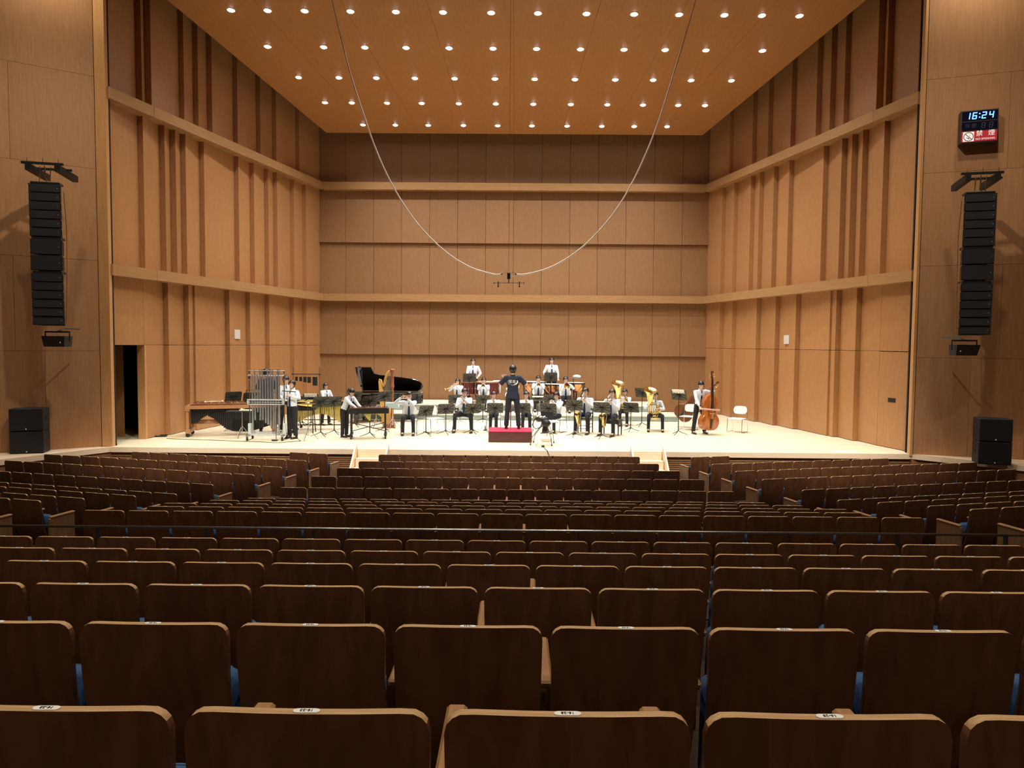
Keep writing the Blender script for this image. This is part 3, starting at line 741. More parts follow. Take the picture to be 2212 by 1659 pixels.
def person(label, x, y, z, rz=0, s=1.0, pose='stand', rh=(-.2, -.25, 1.0), lh=(.2, -.25, 1.0), rp=(-.6, .3, -.6), lp=(.6, .3, -.6), lean=0, headturn=0, nod=0,
           hair='short', top='shirt', tie=True, knees=.11, feet=None, grp='band students in white shirts and dark ties', open_hand=None, legx=(0, 0), glasses=False, skinm=None):
    t = thing('person', label, 'person', (x, y, z), rz, scale=s, group=grp)
    sit = pose == 'sit'
    pz = .54 if sit else .93
    if sit:
        hips = [V((-.09, 0, .53)), V((.09, 0, .53))]; kn = [V((-knees-legx[0], -.40, .52)), V((knees+legx[1], -.40, .52))]
        an = [V((-knees-.01-legx[0]*1.3, -.40, .09)), V((knees+.01+legx[1]*1.3, -.40, .09))]
    else:
        w_ = knees
        hips = [V((-.09, 0, .90)), V((.09, 0, .90))]; kn = [V((-.1-w_*.3, -.01, .49)), V((.1+w_*.3, -.01, .49))]; an = [V((-.1-w_*.6, .01, .09)), V((.1+w_*.6, .01, .09))]
    L = Matrix.Translation((0, 0, pz)) @ rot('X', lean)   # torso frame
    T = lambda p: L @ V(p)
    sh = [T((-.175, 0, .42)), T((.175, 0, .42))]
    el, wr = [], []
    for q, tgt, pol in ((0, rh, rp), (1, lh, lp)):
        e, w_ = ik(sh[q], tgt, .27, .25, pol); el.append(e); wr.append(w_)
    neck0, neck1 = T((0, .01, .47)), T((0, -.005, .53))
    HT = Matrix.Translation(T((0, -.005, .515))) @ rot('Z', headturn) @ rot('X', nod)
    N = {'pel': (T((0, 0, 0)), (.085, .07)), 'wai': (T((0, 0, .17)), (.085, .07)), 'che': (T((0, 0, .34)), (.11, .075)), 'nk': (neck0, .05), 'nk1': (neck1, .05), 'hd': (HT @ V((0, 0, .09)), .045)}
    E_ = [('pel', 'wai'), ('wai', 'che'), ('che', 'nk'), ('nk', 'nk1'), ('nk1', 'hd')]
    for q in (0, 1):
        N.update({'hip%d' % q: (hips[q], .07), 'kn%d' % q: (kn[q], .048), 'an%d' % q: (an[q], .034), 'toe%d' % q: (an[q]+V((0, -.12, -.05)), .03),
                  'sh%d' % q: (sh[q], .045), 'el%d' % q: (el[q], .034), 'wr%d' % q: (wr[q], (.024, .024))})
        E_ += [('pel', 'hip%d' % q), ('hip%d' % q, 'kn%d' % q), ('kn%d' % q, 'an%d' % q), ('an%d' % q, 'toe%d' % q), ('che', 'sh%d' % q), ('sh%d' % q, 'el%d' % q), ('el%d' % q, 'wr%d' % q)]
        d = (wr[q]-el[q]).normalized(); side = V((1, 0, 0)) if q == 0 else V((-1, 0, 0))   # thumb side
        opn = open_hand == q
        if opn: d = V((0, 0, 1)); side = V((1, 0, 0)) if q == 0 else V((-1, 0, 0))
        side = (side-d*side.dot(d)).normalized(); nrm = d.cross(side).normalized()
        if nrm.y > 0 and not opn: nrm = -nrm
        curl = .15 if opn else .9
        pk = 'pm%d' % q; N[pk] = (wr[q]+d*.055, (.032, .02)); E_.append(('wr%d' % q, pk))
        for fi, (off, ln) in enumerate(((.028, .075), (.010, .085), (-.009, .08), (-.027, .062))):
            sp = side*off*(1.6 if opn else 1)
            a = wr[q]+d*.085+side*off; b1 = a+(d*math.cos(curl*.5)+nrm*math.sin(curl*.5))*ln*.5+sp*.4; c1 = b1+(d*math.cos(curl*1.6)+nrm*math.sin(curl*1.6))*ln*.5+sp*.4
            for nm, p, rr in (('a', a, .0095), ('b', b1, .009), ('c', c1, .0075)): N['f%d%d%s' % (q, fi, nm)] = (p, rr)
            E_ += [(pk, 'f%d%da' % (q, fi)), ('f%d%da' % (q, fi), 'f%d%db' % (q, fi)), ('f%d%db' % (q, fi), 'f%d%dc' % (q, fi))]
        ta = wr[q]+d*.03+side*.035; tb = ta+(d*.7+side*.7)*.035; N['t%da' % q] = (ta, .012); N['t%db' % q] = (tb, .01)
        E_ += [(pk, 't%da' % q), ('t%da' % q, 't%db' % q)]
    me = skin_mesh(N, E_, 1)
    hb_, hh = head_mb(HT, hair, False)
    if glasses:
        hb_.mat(1)
        for q in (-1, 1):
            c_ = [HT @ V((q*.033+.024*math.cos(a), -.098, .117+.018*math.sin(a))) for a in [2*PI*i/10 for i in range(11)]]
            hb_.tube(c_, .003, 4, cap=False)
    base = len(hb_.v); hb_.cur = 0
    hb_.v += [tuple(v.co) for v in me.vertices]
    for p in me.polygons: hb_.f.append([base+i for i in p.vertices]); hb_.m.append(0)
    bpy.data.meshes.remove(me)
    o = hb_.build('body', [SKIN, HAIR, LIPM], t); shade(o.data, 80)
    o = hh.build('hair', HAIR, t); shade(o.data, True)
    # shirt: torso rings and sleeves, fused
    b = MB(); low_ = -.02 if not top == 'polo' else -.10
    rings = [(low_, .150, .108)] if top != 'polo' else [(-.13, .176, .130), (-.06, .172, .125)]
    rings += [(.06, .150, .105), (.16, .148, .10), (.28, .168, .112), (.37, .180, .108), (.43, .150, .085), (.465, .085, .065), (.49, .056, .056)]
    b.tube([T((0, 0, z_)) for z_, _, _ in rings], [(w_, h_) for _, w_, h_ in rings], 16)
    for q in (0, 1):
        ss = T(((-1 if q == 0 else 1)*.12, 0, .415))
        if top == 'polo': b.tube([ss, sh[q], sh[q].lerp(el[q], .5), sh[q].lerp(el[q], .85)], [.07, .074, .07, .072], 12)
        else: b.tube([ss, sh[q], sh[q].lerp(el[q], .5), el[q], el[q].lerp(wr[q], .5), el[q].lerp(wr[q], .93)], [.062, .068, .060, .053, .047, .036], 12)
    TM = NAVY if top == 'polo' else SHIRT
    obj('shirt', remesh(b, .016, 'shirt', TM), t)
    # collar
    if top != 'polo':
        b = MB(); c_ = [T((.056*math.sin(a), -.054*math.cos(a), .478+.01*(1-math.cos(a)))) for a in [R(12)+R(336)*i/14 for i in range(15)]]
        b.tube(c_, [(.006, .018)]*15, 6); b.build('collar', TM, t)
    else:
        b = MB(); c_ = [T((.06*math.sin(a), -.058*math.cos(a), .485)) for a in [R(12)+R(336)*i/14 for i in range(15)]]
        b.tube(c_, [(.006, .02)]*15, 6); b.build('collar', TM, t)
    # trousers
    b = MB(); PM = DENIM if top == 'polo' else TROU
    tp = T((0, 0, .03))
    b.tube([tp, T((0, 0, -.01)), V((0, 0, pz-.08))], [(.146, .105), (.155, .112), (.135, .10)], 14)
    for q in (0, 1):
        h0 = hips[q]
        if sit: b.tube([h0+V((0, .03, 0)), h0.lerp(kn[q], .5), kn[q], kn[q]+V((0, -.01, -.06)), kn[q].lerp(an[q], .5), an[q]+V((0, 0, -.02))], [.088, .082, .068, .062, .056, .055], 12)
        else: b.tube([h0+V((0, 0, .02)), h0.lerp(kn[q], .5), kn[q], kn[q].lerp(an[q], .5), an[q]+V((0, 0, -.02))], [.088, .083, .070, .064, .066], 12)
    obj('trousers', remesh(b, .018, 'trousers', PM), t)
    for q in (0, 1):
        a = an[q]; zz = a.z-.09
        b = MB(); b.tube([(a.x, a.y+.055, zz+.035), (a.x, a.y, zz+.045), (a.x, a.y-.09, zz+.035), (a.x, a.y-.17, zz+.025), (a.x, a.y-.20, zz+.02)], [(.028, .03), (.040, .042), (.045, .034), (.042, .024), (.022, .014)], 10)
        b.box(a.x-.04, a.x+.04, a.y-.195, a.y+.06, zz, zz+.012)
        o = b.build('shoe', SHOE, t); shade(o.data, 50)
    if tie and top != 'polo':
        b = MB(); y0 = -.112
        for (za, zb_, wa, wb, ya, yb_) in ((.465, .435, .016, .014, -.06, -.092), (.435, .15, .014, .034, -.092, -.118), (.15, .02, .034, .034, -.118, -.118), (.02, -.01, .034, .002, -.118, -.118)):
            p = [(-wa, ya, za), (wa, ya, za), (wb, yb_, zb_), (-wb, yb_, zb_)]
            b.add([T(v) for v in p]+[T((v[0], v[1]-.006, v[2])) for v in p], [(0, 1, 2, 3), (7, 6, 5, 4), (0, 4, 5, 1), (1, 5, 6, 2), (2, 6, 7, 3), (3, 7, 4, 0)])
        b.build('necktie', TIE, t)
    t['mouth'] = tuple(HT @ V((0, -.085, .05))); t['rw'] = tuple(wr[0]); t['lw'] = tuple(wr[1])
    return t
LIPM = mat('lips', (.5, .16, .13), .5, kind='plain')
def local(t): return Matrix.Translation(t.location) @ Matrix.Rotation(t.rotation_euler.z, 4, 'Z') @ Matrix.Diagonal((*t.scale, 1))
def held(t, name, label, cat, group=None):   # a thing in a person's frame
    o = thing(name, label, cat, t.location, t.rotation_euler.z, scale=t.scale[0], group=group); return o

# seated person solved from foot and head pixels
def seated(label, fx, fy, hx, hy, z0=0, back=.42, s=None, rz=None, **kw):
    f = atZ(fx, fy, z0); y = f.y+back*math.cos(R(rz or 0)); h = atY(hx, hy, y)
    s_ = s or max(.86, min(1.12, (h.z-z0)/1.30))
    return person(label, h.x, y, z0, R(rz or 0), s_, 'sit', **kw)
def standing(label, fx, fy, hy, z0=0, rz=0, hx=None, **kw):
    f = atZ(fx, fy, z0); h = atY(hx or fx, hy, f.y)
    return person(label, h.x, f.y, z0, R(rz), (h.z-z0)/1.69, 'stand', **kw)

# ---- white sled chair etc
def chair_parts(t):
    b = MB(); b.bbox(-.22, .22, -.22, .2, .425, .445, .01); b.build('seat', WHITE, t)
    b = MB(); vs = []; fs = []; n = 9; 
    for off in (0, .018):
        for j in range(5):
            for i in range(n):
                u = -1+2*i/(n-1); v = -1+2*j/4; q = math.sqrt(max(0, 1-abs(v)**3.2)) if abs(v) == 1 else 1
                xw = .215*(1-.22*abs(v)**3); x = u*xw; z = .69+.125*v*(1-.12*abs(u)**3)
                vs.append((x, .23+.02*v+off-.12*x*x*4*.25, z))
    for o_ in (0, 45):
        for j in range(4):
            for i in range(8): a = o_+j*9+i; fs.append((a, a+1, a+10, a+9) if o_ else (a, a+9, a+10, a+1))
    lp = [i for i in range(9)]+[j*9+8 for j in range(1, 5)]+[36+i for i in range(7, -1, -1)]+[j*9 for j in range(3, 0, -1)]
    for q in range(len(lp)): a, c = lp[q], lp[(q+1) % len(lp)]; fs.append((a, c, c+45, a+45))
    b.add(vs, fs); o = b.build('backrest', WHITE, t); shade(o.data, 50)
    for s_ in (-1, 1):
        x = s_*.235
        b = MB(); b.tube([(x*.9, .26, .78), (x*.95, .25, .6), (x, .21, .44), (x*1.02, .27, .05), (x*1.02, .25, .012), (x*1.02, -.2, .012), (x*1.02, -.24, .03), (x, -.2, .42), (x, -.16, .43), (x, .2, .43)], .009, 6)
        b.build('side_frame', CHROME, t)
    b = MB(); b.tube([(-.23, -.05, .42), (.23, -.05, .42)], .008, 6).tube([(-.24, .1, .012), (.24, .1, .012)], .007, 6); b.build('cross_bar', CHROME, t)
CH0 = []
def chair(x, y, z, rz, label, s=1):
    if not CH0:
        t = thing('stacking_chair', label, 'chair', (x, y, z), rz, 'white shell chairs on the stage'); chair_parts(t); CH0.append(t)
    else: t = dup(CH0[0], (x, y, z), rz, label)
    t.scale = (s,)*3; return t

# ---- music stand
def stand_parts(t, tilt=57):
    T = tr(0, 0, 1.0) @ rot('X', 90-tilt)
    b = MB(); W, H = .25, .172
    b.add([(x, y, z) for y in (-.002, .002) for x, z in ((-W, -H), (W, -H), (W, H-.03), (W-.03, H), (-W+.03, H), (-W, H-.03))], [tuple(range(5, -1, -1)), tuple(range(6, 12))]+[(i, (i+1) % 6, (i+1) % 6+6, i+6) for i in range(6)], T)
    b.build('desk', DESK, t)
    b = MB()
    for a in (0, 28, 58, 122, 152, 180, 208, 248, 292, 332):
        c, s_ = math.cos(R(a)), math.sin(R(a)); L = min(.24/max(abs(c), .01), .16/max(abs(s_), .01))
        p0, p1 = T @ V((0, -.012, -.01)), T @ V((c*L, -.005, s_*L)); b.bar(p0, p1, .011, .008)
    b.ell((0, 0, 0), (.03, .03, .03), 8, 5, T @ tr(0, -.02, -.01)); b.build('ribs', BLKM, t)
    b = MB(); b.box(-W, W, .0, .045, -H, -H+.004, T); b.build('ledge', DESK, t)
    b = MB(); b.tube([(0, -.01, .98), (0, 0, .93), (0, 0, .1)], [.011, .011, .016], 8); b.build('pole', BLKM, t)
    for a in (-90, 30, 150):
        b = MB(); b.tube([(0, 0, .13), (.1*math.cos(R(a)), .1*math.sin(R(a)), .07), (.29*math.cos(R(a)), .29*math.sin(R(a)), .008)], [.012, .011, .008], 6); b.build('leg', BLKM, t)
ST0 = []
def mstand(fx, fy, dy, rz, label, z0=0, tilt=57, dx=None, paper=False, hmax=1.3):
    f = atZ(fx, fy, z0); h = atY(dx or fx, dy, f.y); hs = max(.6, min(1.25, (h.z-z0)/1.0))
    if not ST0:
        t = thing('music_stand', label, 'music stand', f, R(rz), 'black music stands'); stand_parts(t, tilt); ST0.append(t)
    else: t = dup(ST0[0], f, R(rz), label)
    for c in t.children:   # telescoped pole: raise the desk, stretch the pole
        nm = c.name.split('.')[0]
        if nm in ('desk', 'ribs', 'ledge'):
            c.location.z = hs-1.0
            if tilt != 57:
                Mx = tr(0, 0, hs) @ rot('X', 57-tilt) @ tr(0, 0, -1.0); c.matrix_basis = Mx
        if nm == 'pole': c.scale.z = hs
    if paper:
        T = Matrix.Translation(f) @ Matrix.Rotation(R(rz), 4, 'Z') @ tr(0, 0, hs) @ rot('X', 90-tilt)
        b = MB(); b.box(-.2, .2, .006, .014, -.15, .19, T); tag(b.build('sheet_music', PAPER), 'white sheet music on the '+label[:60].replace('black ', '', 1), 'sheet music', 'sheet music on stands')
    return t

# ---------------------------------------------------------------- podium and conductor
P0_, P1_ = atZ(1055, 955.5, 0), atZ(1149, 955.5, 0)
pw_ = (P1_.x-P0_.x); pc = (P0_.x+P1_.x)/2; PY = P0_.y
t = thing('conductor_podium', 'low mahogany conductor podium topped with red carpet at centre stage', 'podium', (pc, PY, 0))
MB().bbox(-pw_/2, pw_/2, 0, 1.0, 0, .29, .01).build('box', MAHO, t)
MB().bbox(-pw_/2-.004, pw_/2+.004, -.004, 1.004, .29, .31, .006).build('carpet', REDC, t)
MB().box(-.015, .015, 1.01, 1.03, .0, 1.0).build('rail_post', mat('podium_post', (.2, .08, .05), .4), t)
CD = standing('conductor seen from behind in navy polo with white print, left hand raised', 1102, 926, 788, .31, rz=178, top='polo', tie=False, knees=.11, hx=1108,
              rh=(-.34, -.28, 1.20), lh=(.25, -.22, 1.27), rp=(-.8, .1, -.9), lp=(.9, .1, -1.0), open_hand=1, grp=None)

# white calligraphy print on the back of the polo
prt = thing('shirt_print', '', 'print', (0, 0, 0)); del prt['label'], prt['category']; prt.parent = CD; prt.name = 'back_print'
PRW = mat('print_white', (.8, .82, .85), .7, kind='plain')
PTf = Matrix.Translation((0, .102, 1.235)) @ rot('Z', 180) @ rot('X', 90)
me = text_mesh('愛楽', .092, 'characters', PRW, .003); me.transform(PTf @ tr(-.01, .012, 0))
def wrapb(p): return (p[0], .116*math.sqrt(max(0, 1-(p[0]/.178)**2)) + (p[1]-.10)*.6 + .004, p[2])
for v in me.vertices: v.co = wrapb(v.co)
obj('characters', me, prt)
b = MB()
for pts in (((-.10, .045), (-.135, .02), (-.13, -.03), (-.09, -.06)), ((-.08, .055), (-.11, .045), (-.115, .0), (-.09, -.03)), ((-.10, -.045), (-.02, -.07), (.06, -.05), (.11, -.04)), ((.12, .045), (.13, .0), (.09, -.045), (.03, -.06)), ((-.06, -.055), (.0, -.085), (.07, -.08))):
    b.tube([PTf @ V((x, y, 0)) for x, y in pts], [(.012, .002)]+[(.018, .002)]*(len(pts)-2)+[(.006, .002)], 6)
b.v = [wrapb(p) for p in b.v]; b.build('brush_strokes', PRW, prt)

# ---------------------------------------------------------------- instruments
def trumpet(t, a, b_, label, name='trumpet', M=BRASS, bell=.062, group='trumpets being played'):
    o = held(t, name, label, 'trumpet', group); a, b_ = V(a), V(b_); d = (b_-a).normalized(); L = (b_-a).length
    u = d.cross(V((1, 0, 0))).normalized();  u = u if u.z > 0 else -u
    m_ = MB(); m_.tube([a, a+d*.03, a+d*L*.72, a+d*L*.86, a+d*L*.95, b_], [.009, .006, .008, .02, .036, bell], 14, cap=False)
    m_.tube([b_, b_-d*.03, b_-d*.1], [bell*.96, .03, .01], 14, cap=False); x = m_.build('bell', M, o); shade(x.data, True)
    m_ = MB(); k = -u*.09
    m_.tube([a+d*L*.7, a+d*L*.76+k*.3, a+d*L*.72+k, a+d*L*.3+k, a+d*L*.24+k*.4, a+d*L*.3], .007, 6); m_.build('tubing', M, o)
    for i in range(3): MB().tube([a+d*(L*.45+.028*i)+u*.05, a+d*(L*.45+.028*i)-u*.12], .012, 8).build('valve', SILVER, o)
    return o
def trombone(t, a, d, side, label):
    o = held(t, 'trombone', label, 'trombone', 'trombones being played'); a, d, sd = V(a), V(d).normalized(), V(side).normalized()
    m_ = MB(); p = a+d*.75
    m_.tube([a, p, p+d*.04-sd*.045, p-sd*.09, a+d*.12-sd*.09], .009, 8); m_.build('slide', SILVER, o, smooth=40)
    q = a+d*.1-sd*.09; m_ = MB()
    m_.tube([q, q-d*.3, q-d*.36+sd*.07, q-d*.3+sd*.14, q+d*.02+sd*.16, q+d*.16+sd*.17, q+d*.22+sd*.17, q+d*.25+sd*.17], [.01, .012, .012, .013, .018, .04, .075, .11], 16, cap=False)
    x = m_.build('bell', BRASS, o); shade(x.data, True); return o
def clarinet(t, a, b_, label):
    o = held(t, 'clarinet', label, 'clarinet', 'clarinets being played'); a, b_ = V(a), V(b_); d = b_-a
    MB().tube([a, a+d*.1, a+d*.12, a+d*.85, a+d*.93, b_], [.005, .01, .014, .014, .018, .033], 10).build('tube', BLKM, o)
    m_ = MB()
    for i in range(7): c = a+d*(.25+.09*i)+V((0, -.016, 0)); m_.ell(c, (.009, .006, .009), 6, 4)
    m_.build('keys', SILVER, o); return o
def sax(t, m0, dx, label, sc_=1, M=BRASS):
    o = held(t, 'saxophone', label, 'saxophone', 'saxophones being played'); m0 = V(m0)
    b0 = V((dx, -.24, .33)); n1 = m0+V((0, -.10, .03)); n2 = m0+V((dx*.3, -.17, -.04))
    MB().tube([m0, m0.lerp(n1, .6)+V((0, 0, .01)), n1, n2], [.008, .012, .014, .016], 8).build('neck', SILVER, o)
    m_ = MB(); bo = b0+V((0, -.09, -.07)); 
    m_.tube([n2, n2.lerp(b0, .5), b0, b0+V((0, -.03, -.06)), bo+V((0, .0, -.01)), bo+V((0, -.06, .05)), bo+V((0, -.09, .17)), bo+V((0, -.12, .27)), bo+V((0, -.145, .32))], [.016, .024, .034, .038, .04, .044, .05, .065, .088], 14, cap=False)
    x = m_.build('body_tube', M, o); shade(x.data, True)
    m_ = MB()
    for i in range(7): c = n2.lerp(b0, .15+.12*i)+V((0, -.035, 0)); m_.ell(c, (.019, .008, .019), 8, 4)
    m_.tube([n2+V((.03, -.02, 0)), b0+V((.035, -.02, 0))], .004, 5); m_.build('keywork', SILVER, o); return o
def tuba(t, off, label, h=.98):
    o = held(t, 'tuba', label, 'tuba', 'large brass tubas'); ox, oy, oz = off
    P = lambda x, z, y=0: V((ox+x*1.12-.12*z, oy+y-(z-.3)*.36, oz+z))
    m_ = MB(); m_.tube([P(0, .30), P(.01, .55), P(.02, .72), P(.03, h-.14), P(.035, h-.07), P(.04, h-.02), P(.045, h)], [.07, .08, .095, .125, .16, .205, .23], 24, cap=False)
    m_.tube([P(.045, h), P(.04, h-.015), P(.035, h-.06), P(.03, h-.14)], [.226, .197, .145, .09], 24, cap=False)
    x = m_.build('bell', BRASS, o); shade(x.data, True)
    m_ = MB(); m_.tube([P(0, .34), P(-.01, .14), P(.04, .03), P(.13, .0), P(.21, .05), P(.24, .16), P(.24, .5)], [.062, .062, .06, .058, .052, .045, .038], 14)
    x = m_.build('bottom_bow', BRASS, o); shade(x.data, True)
    for i, (x0, z0, w_, hh, yy) in enumerate(((-.06, .12, .2, .34, -.08), (-.02, .18, .14, .3, -.1), (.04, .2, .16, .36, -.09), (-.05, .3, .2, .16, -.11), (.0, .1, .2, .14, -.1))):
        m_ = MB(); p = [(x0, z0+.03), (x0, z0+hh-.03), (x0+.03, z0+hh), (x0+w_-.03, z0+hh), (x0+w_, z0+hh-.03), (x0+w_, z0+.03), (x0+w_-.03, z0), (x0+.03, z0), (x0, z0+.03)]
        m_.tube([P(a_, c_, yy) for a_, c_ in p], .013, 8, cap=False); x = m_.build('tubing', BRASS, o); shade(x.data, True)
    for i in range(4): MB().tube([P(.01+.045*i, .48, -.13), P(.01+.045*i, .28, -.13)], .018, 10).build('valve', SILVER, o)
    MB().tube([P(.05, .6, -.06), P(-.05, .66, .0), P(-.1, .68, .10)], [.012, .009, .008], 8).build('leadpipe', BRASS, o)
    return o
MS, MH = 1.10-.54, 0
# --- front row, left to right
def Mo(t): return V(t['mouth'])
a1 = seated('seated girl in white shirt playing a flute, leftmost of the front row', 884, 941, 884, 845, rz=3, hair='tied', rh=(-.22, -.20, 1.12), lh=(-.02, -.26, 1.08), rp=(-.8, .2, -.6), headturn=22, knees=.15)
fl = held(a1, 'flute', 'silver flute held sideways by the leftmost seated girl', 'flute'); m0 = Mo(a1)
MB().tube([m0+V((.05, -.03, .01)), m0+V((-.36, -.17, -.03))], .010, 8).build('tube', SILVER, fl); m_ = MB()
for i in range(8): m_.ell(m0+V((-.08-.03*i, -.075-.0105*i, .0)), (.008, .008, .008), 6, 4)
m_.build('keys', SILVER, fl)
a2 = seated('seated boy in glasses playing clarinet, white shirt, left of the podium', 1012, 935, 1004, 838, rz=-6, rh=(-.04, -.30, .86), lh=(.03, -.28, .98), knees=.2, legx=(.02, .05), glasses=True, nod=6)
clarinet(a2, Mo(a2), V((0, -.42, .70)), 'black clarinet played by the boy in glasses left of the podium')
a3 = seated('seated girl in white shirt half hidden behind the stand left of conductor', 1068, 932, 1067, 845, hair='tied', rh=(-.03, -.27, .88), lh=(.03, -.25, .98), knees=.09)
clarinet(a3, Mo(a3), V((0, -.38, .72)), 'black clarinet of the girl just left of the conductor')
a4 = seated('seated girl in white shirt half hidden by the conductor on his right', 1141, 933, 1137, 845, hair='tied', rh=(-.03, -.27, .88), lh=(.03, -.25, .98), knees=.11)
clarinet(a4, Mo(a4), V((0, -.38, .72)), 'black clarinet of the girl just right of the conductor')
a5 = seated('seated student turned left, clarinet low, behind the laptop table', 1193, 936, 1203, 846, rz=-32, rh=(-.04, -.28, .84), lh=(.03, -.26, .96), knees=.12, nod=10)
clarinet(a5, Mo(a5), V((-.02, -.36, .68)), 'black clarinet of the student behind the laptop table')
a6 = seated('seated boy with side fringe playing a large saxophone on wooden chair', 1250, 938, 1265, 837, rz=-20, rh=(-.20, -.26, .66), lh=(.08, -.24, .92), knees=.17)
sax(a6, Mo(a6), -.12, 'brass saxophone of the boy on the black wooden chair')
a7 = seated('seated boy playing a large saxophone on a black piano bench', 1307, 942, 1323, 840, rz=-28, rh=(-.2, -.26, .66), lh=(.08, -.24, .92), knees=.18)
sax(a7, Mo(a7), -.12, 'brass saxophone of the boy on the piano bench')
a8 = seated('seated girl with ponytail mostly hidden behind the left tuba', 1347, 921, 1350, 840, rz=-14, hair='ponytail', rh=(-.2, -.26, .84), lh=(-.02, -.3, .9), knees=.12)
tuba(a8, (-.14, -.16, .50), 'tall brass tuba with bell highest, right of the piano bench', 1.02)
a9 = seated('seated student leaning behind the right tuba, white shirt', 1396, 933, 1416, 846, rz=-8, rh=(-.22, -.3, .84), lh=(.12, -.3, .76), knees=.22, lean=4)
tuba(a9, (-.12, -.20, .40), 'shorter brass tuba with shiny coils near the double basses', .98)
# --- second row on the riser
b1_ = seated('seated girl in second row with long brass instrument pointing down left', 985, 890, 989, 817, R1, rz=-16, hair='bob', rh=(-.10, -.3, .98), lh=(.04, -.26, 1.02))
trumpet(b1_, Mo(b1_), V((-.34, -.42, .86)), 'pale brass horn pointing down left in the second row', 'brass_horn', bell=.085)
b2_ = seated('seated boy in second row playing trumpet below the bass drum', 1042, 890, 1045, 815, R1, rh=(-.03, -.27, 1.04), lh=(.03, -.25, 1.03))
trumpet(b2_, Mo(b2_), V((.0, -.52, 1.0)), 'trumpet of the boy in front of the bass drums')
b3_ = seated('seated trombonist hidden directly behind the conductor, slide raised', 1104, 890, 1104, 826, R1, rz=12, rh=(.2, -.42, 1.16), lh=(.06, -.24, 1.06), hair='tied')
trombone(b3_, Mo(b3_), V((.55, -.5, -.30)), V((0, 0, 1)), 'trombone with its slide showing beside the conductor head')
b4_ = seated('seated boy in second row playing trumpet right of the conductor', 1163, 890, 1163, 811, R1, rh=(-.03, -.27, 1.04), lh=(.03, -.25, 1.03))
trumpet(b4_, Mo(b4_), V((0, -.52, .98)), 'trumpet of the boy right of the conductor')
b5_ = seated('seated boy in second row playing trombone, rightmost of that row', 1222, 892, 1222, 813, R1, rh=(-.06, -.42, .88), lh=(.10, -.26, 1.04), rz=0)
trombone(b5_, Mo(b5_), V((-.2, -1, -.38)), V((1, 0, -.1)), 'trombone with golden bell beside the rightmost second row boy')
# --- standing percussion
c1_ = standing('standing boy in white shirt behind the music stand by bass drums', 1022, 867, 774, R2, rh=(-.12, -.3, .98), lh=(.2, -.18, .96), hx=1022)
c2_ = standing('standing young man in white shirt behind the timpani', 1192, 867, 772, R2, rh=(-.24, -.25, .96), lh=(.24, -.25, .90))
d1_ = standing('tall man in navy polo standing behind the tubular bells', 576, 932, 796, 0, rz=195, top='polo', tie=False, rh=(-.18, -.3, 1.02), lh=(.18, -.3, 1.0), headturn=-60, grp='people at the percussion on the left')
d2_ = standing('boy in white shirt looking down behind the smiling girl', 617, 934, 811, 0, rz=28, rh=(-.1, -.3, 1.0), lh=(.2, -.3, 1.0), nod=14, grp='people at the percussion on the left')
d3_ = standing('smiling girl in white shirt and striped tie by the tubular bells', 631, 947, 821, 0, rz=-25, hair='tied', rh=(-.10, -.30, 1.08), lh=(.16, -.24, 1.24), lp=(.8, .2, -.5), knees=.02, grp='people at the percussion on the left')
d4_ = standing('girl in white shirt facing right behind the gold vibraphone', 703, 918, 827, 0, rz=48, hair='bob', rh=(-.12, -.33, .98), lh=(.16, -.30, .98), grp='people at the percussion on the left')
d5_ = standing('girl with ponytail bending over the long black keyboard table', 737, 944, 833, 0, rz=62, hx=744, hair='ponytail', lean=30, nod=24, rh=(-.12, -.62, .98), lh=(.18, -.58, .94), knees=.0, grp='people at the percussion on the left')
e1_ = standing('boy standing with a double bass at the right of the stage', 1513, 937, 822, 0, rz=14, hx=1512, rh=(-.16, -.30, .90), lh=(.36, -.16, 1.36), rp=(-.7, .4, -.3), lp=(1, .1, -.1), headturn=-12, nod=18, lean=6, knees=.16)

# chairs under the seated
cl = 'white shell chair under '
for q, nm in ((a1, 'the flute player'), (a2, 'the boy in glasses'), (a3, 'the girl left of the conductor'), (a4, 'the girl right of the conductor'), (a5, 'the student behind the laptop table'), (a8, 'the girl behind the tall tuba'), (a9, 'the student with the shorter tuba'),
              (b1_, 'the brass horn girl'), (b2_, 'the trumpeter by the bass drums'), (b3_, 'the hidden trombonist'), (b4_, 'the trumpeter right of the conductor'), (b5_, 'the rightmost trombonist')):
    d = V((math.sin(-q.rotation_euler.z)*-1, 0, 0)); c = chair(q.location.x, q.location.y, q.location.z, q.rotation_euler.z, cl+nm, q.scale[0]); 
def at0(px, py, z=0): return atZ(px, py, z)
p = at0(938, 934); chair(p.x, p.y, 0, R(35), 'empty white shell chair right of the flute player')
p = at0(1490, 930); chair(p.x, p.y+.25, 0, R(-35), 'empty white shell chair just left of the bass player')
p = at0(1593, 934); chair(p.x, p.y+.05, 0, R(-38), 'empty white shell chair alone by the right stage wall')
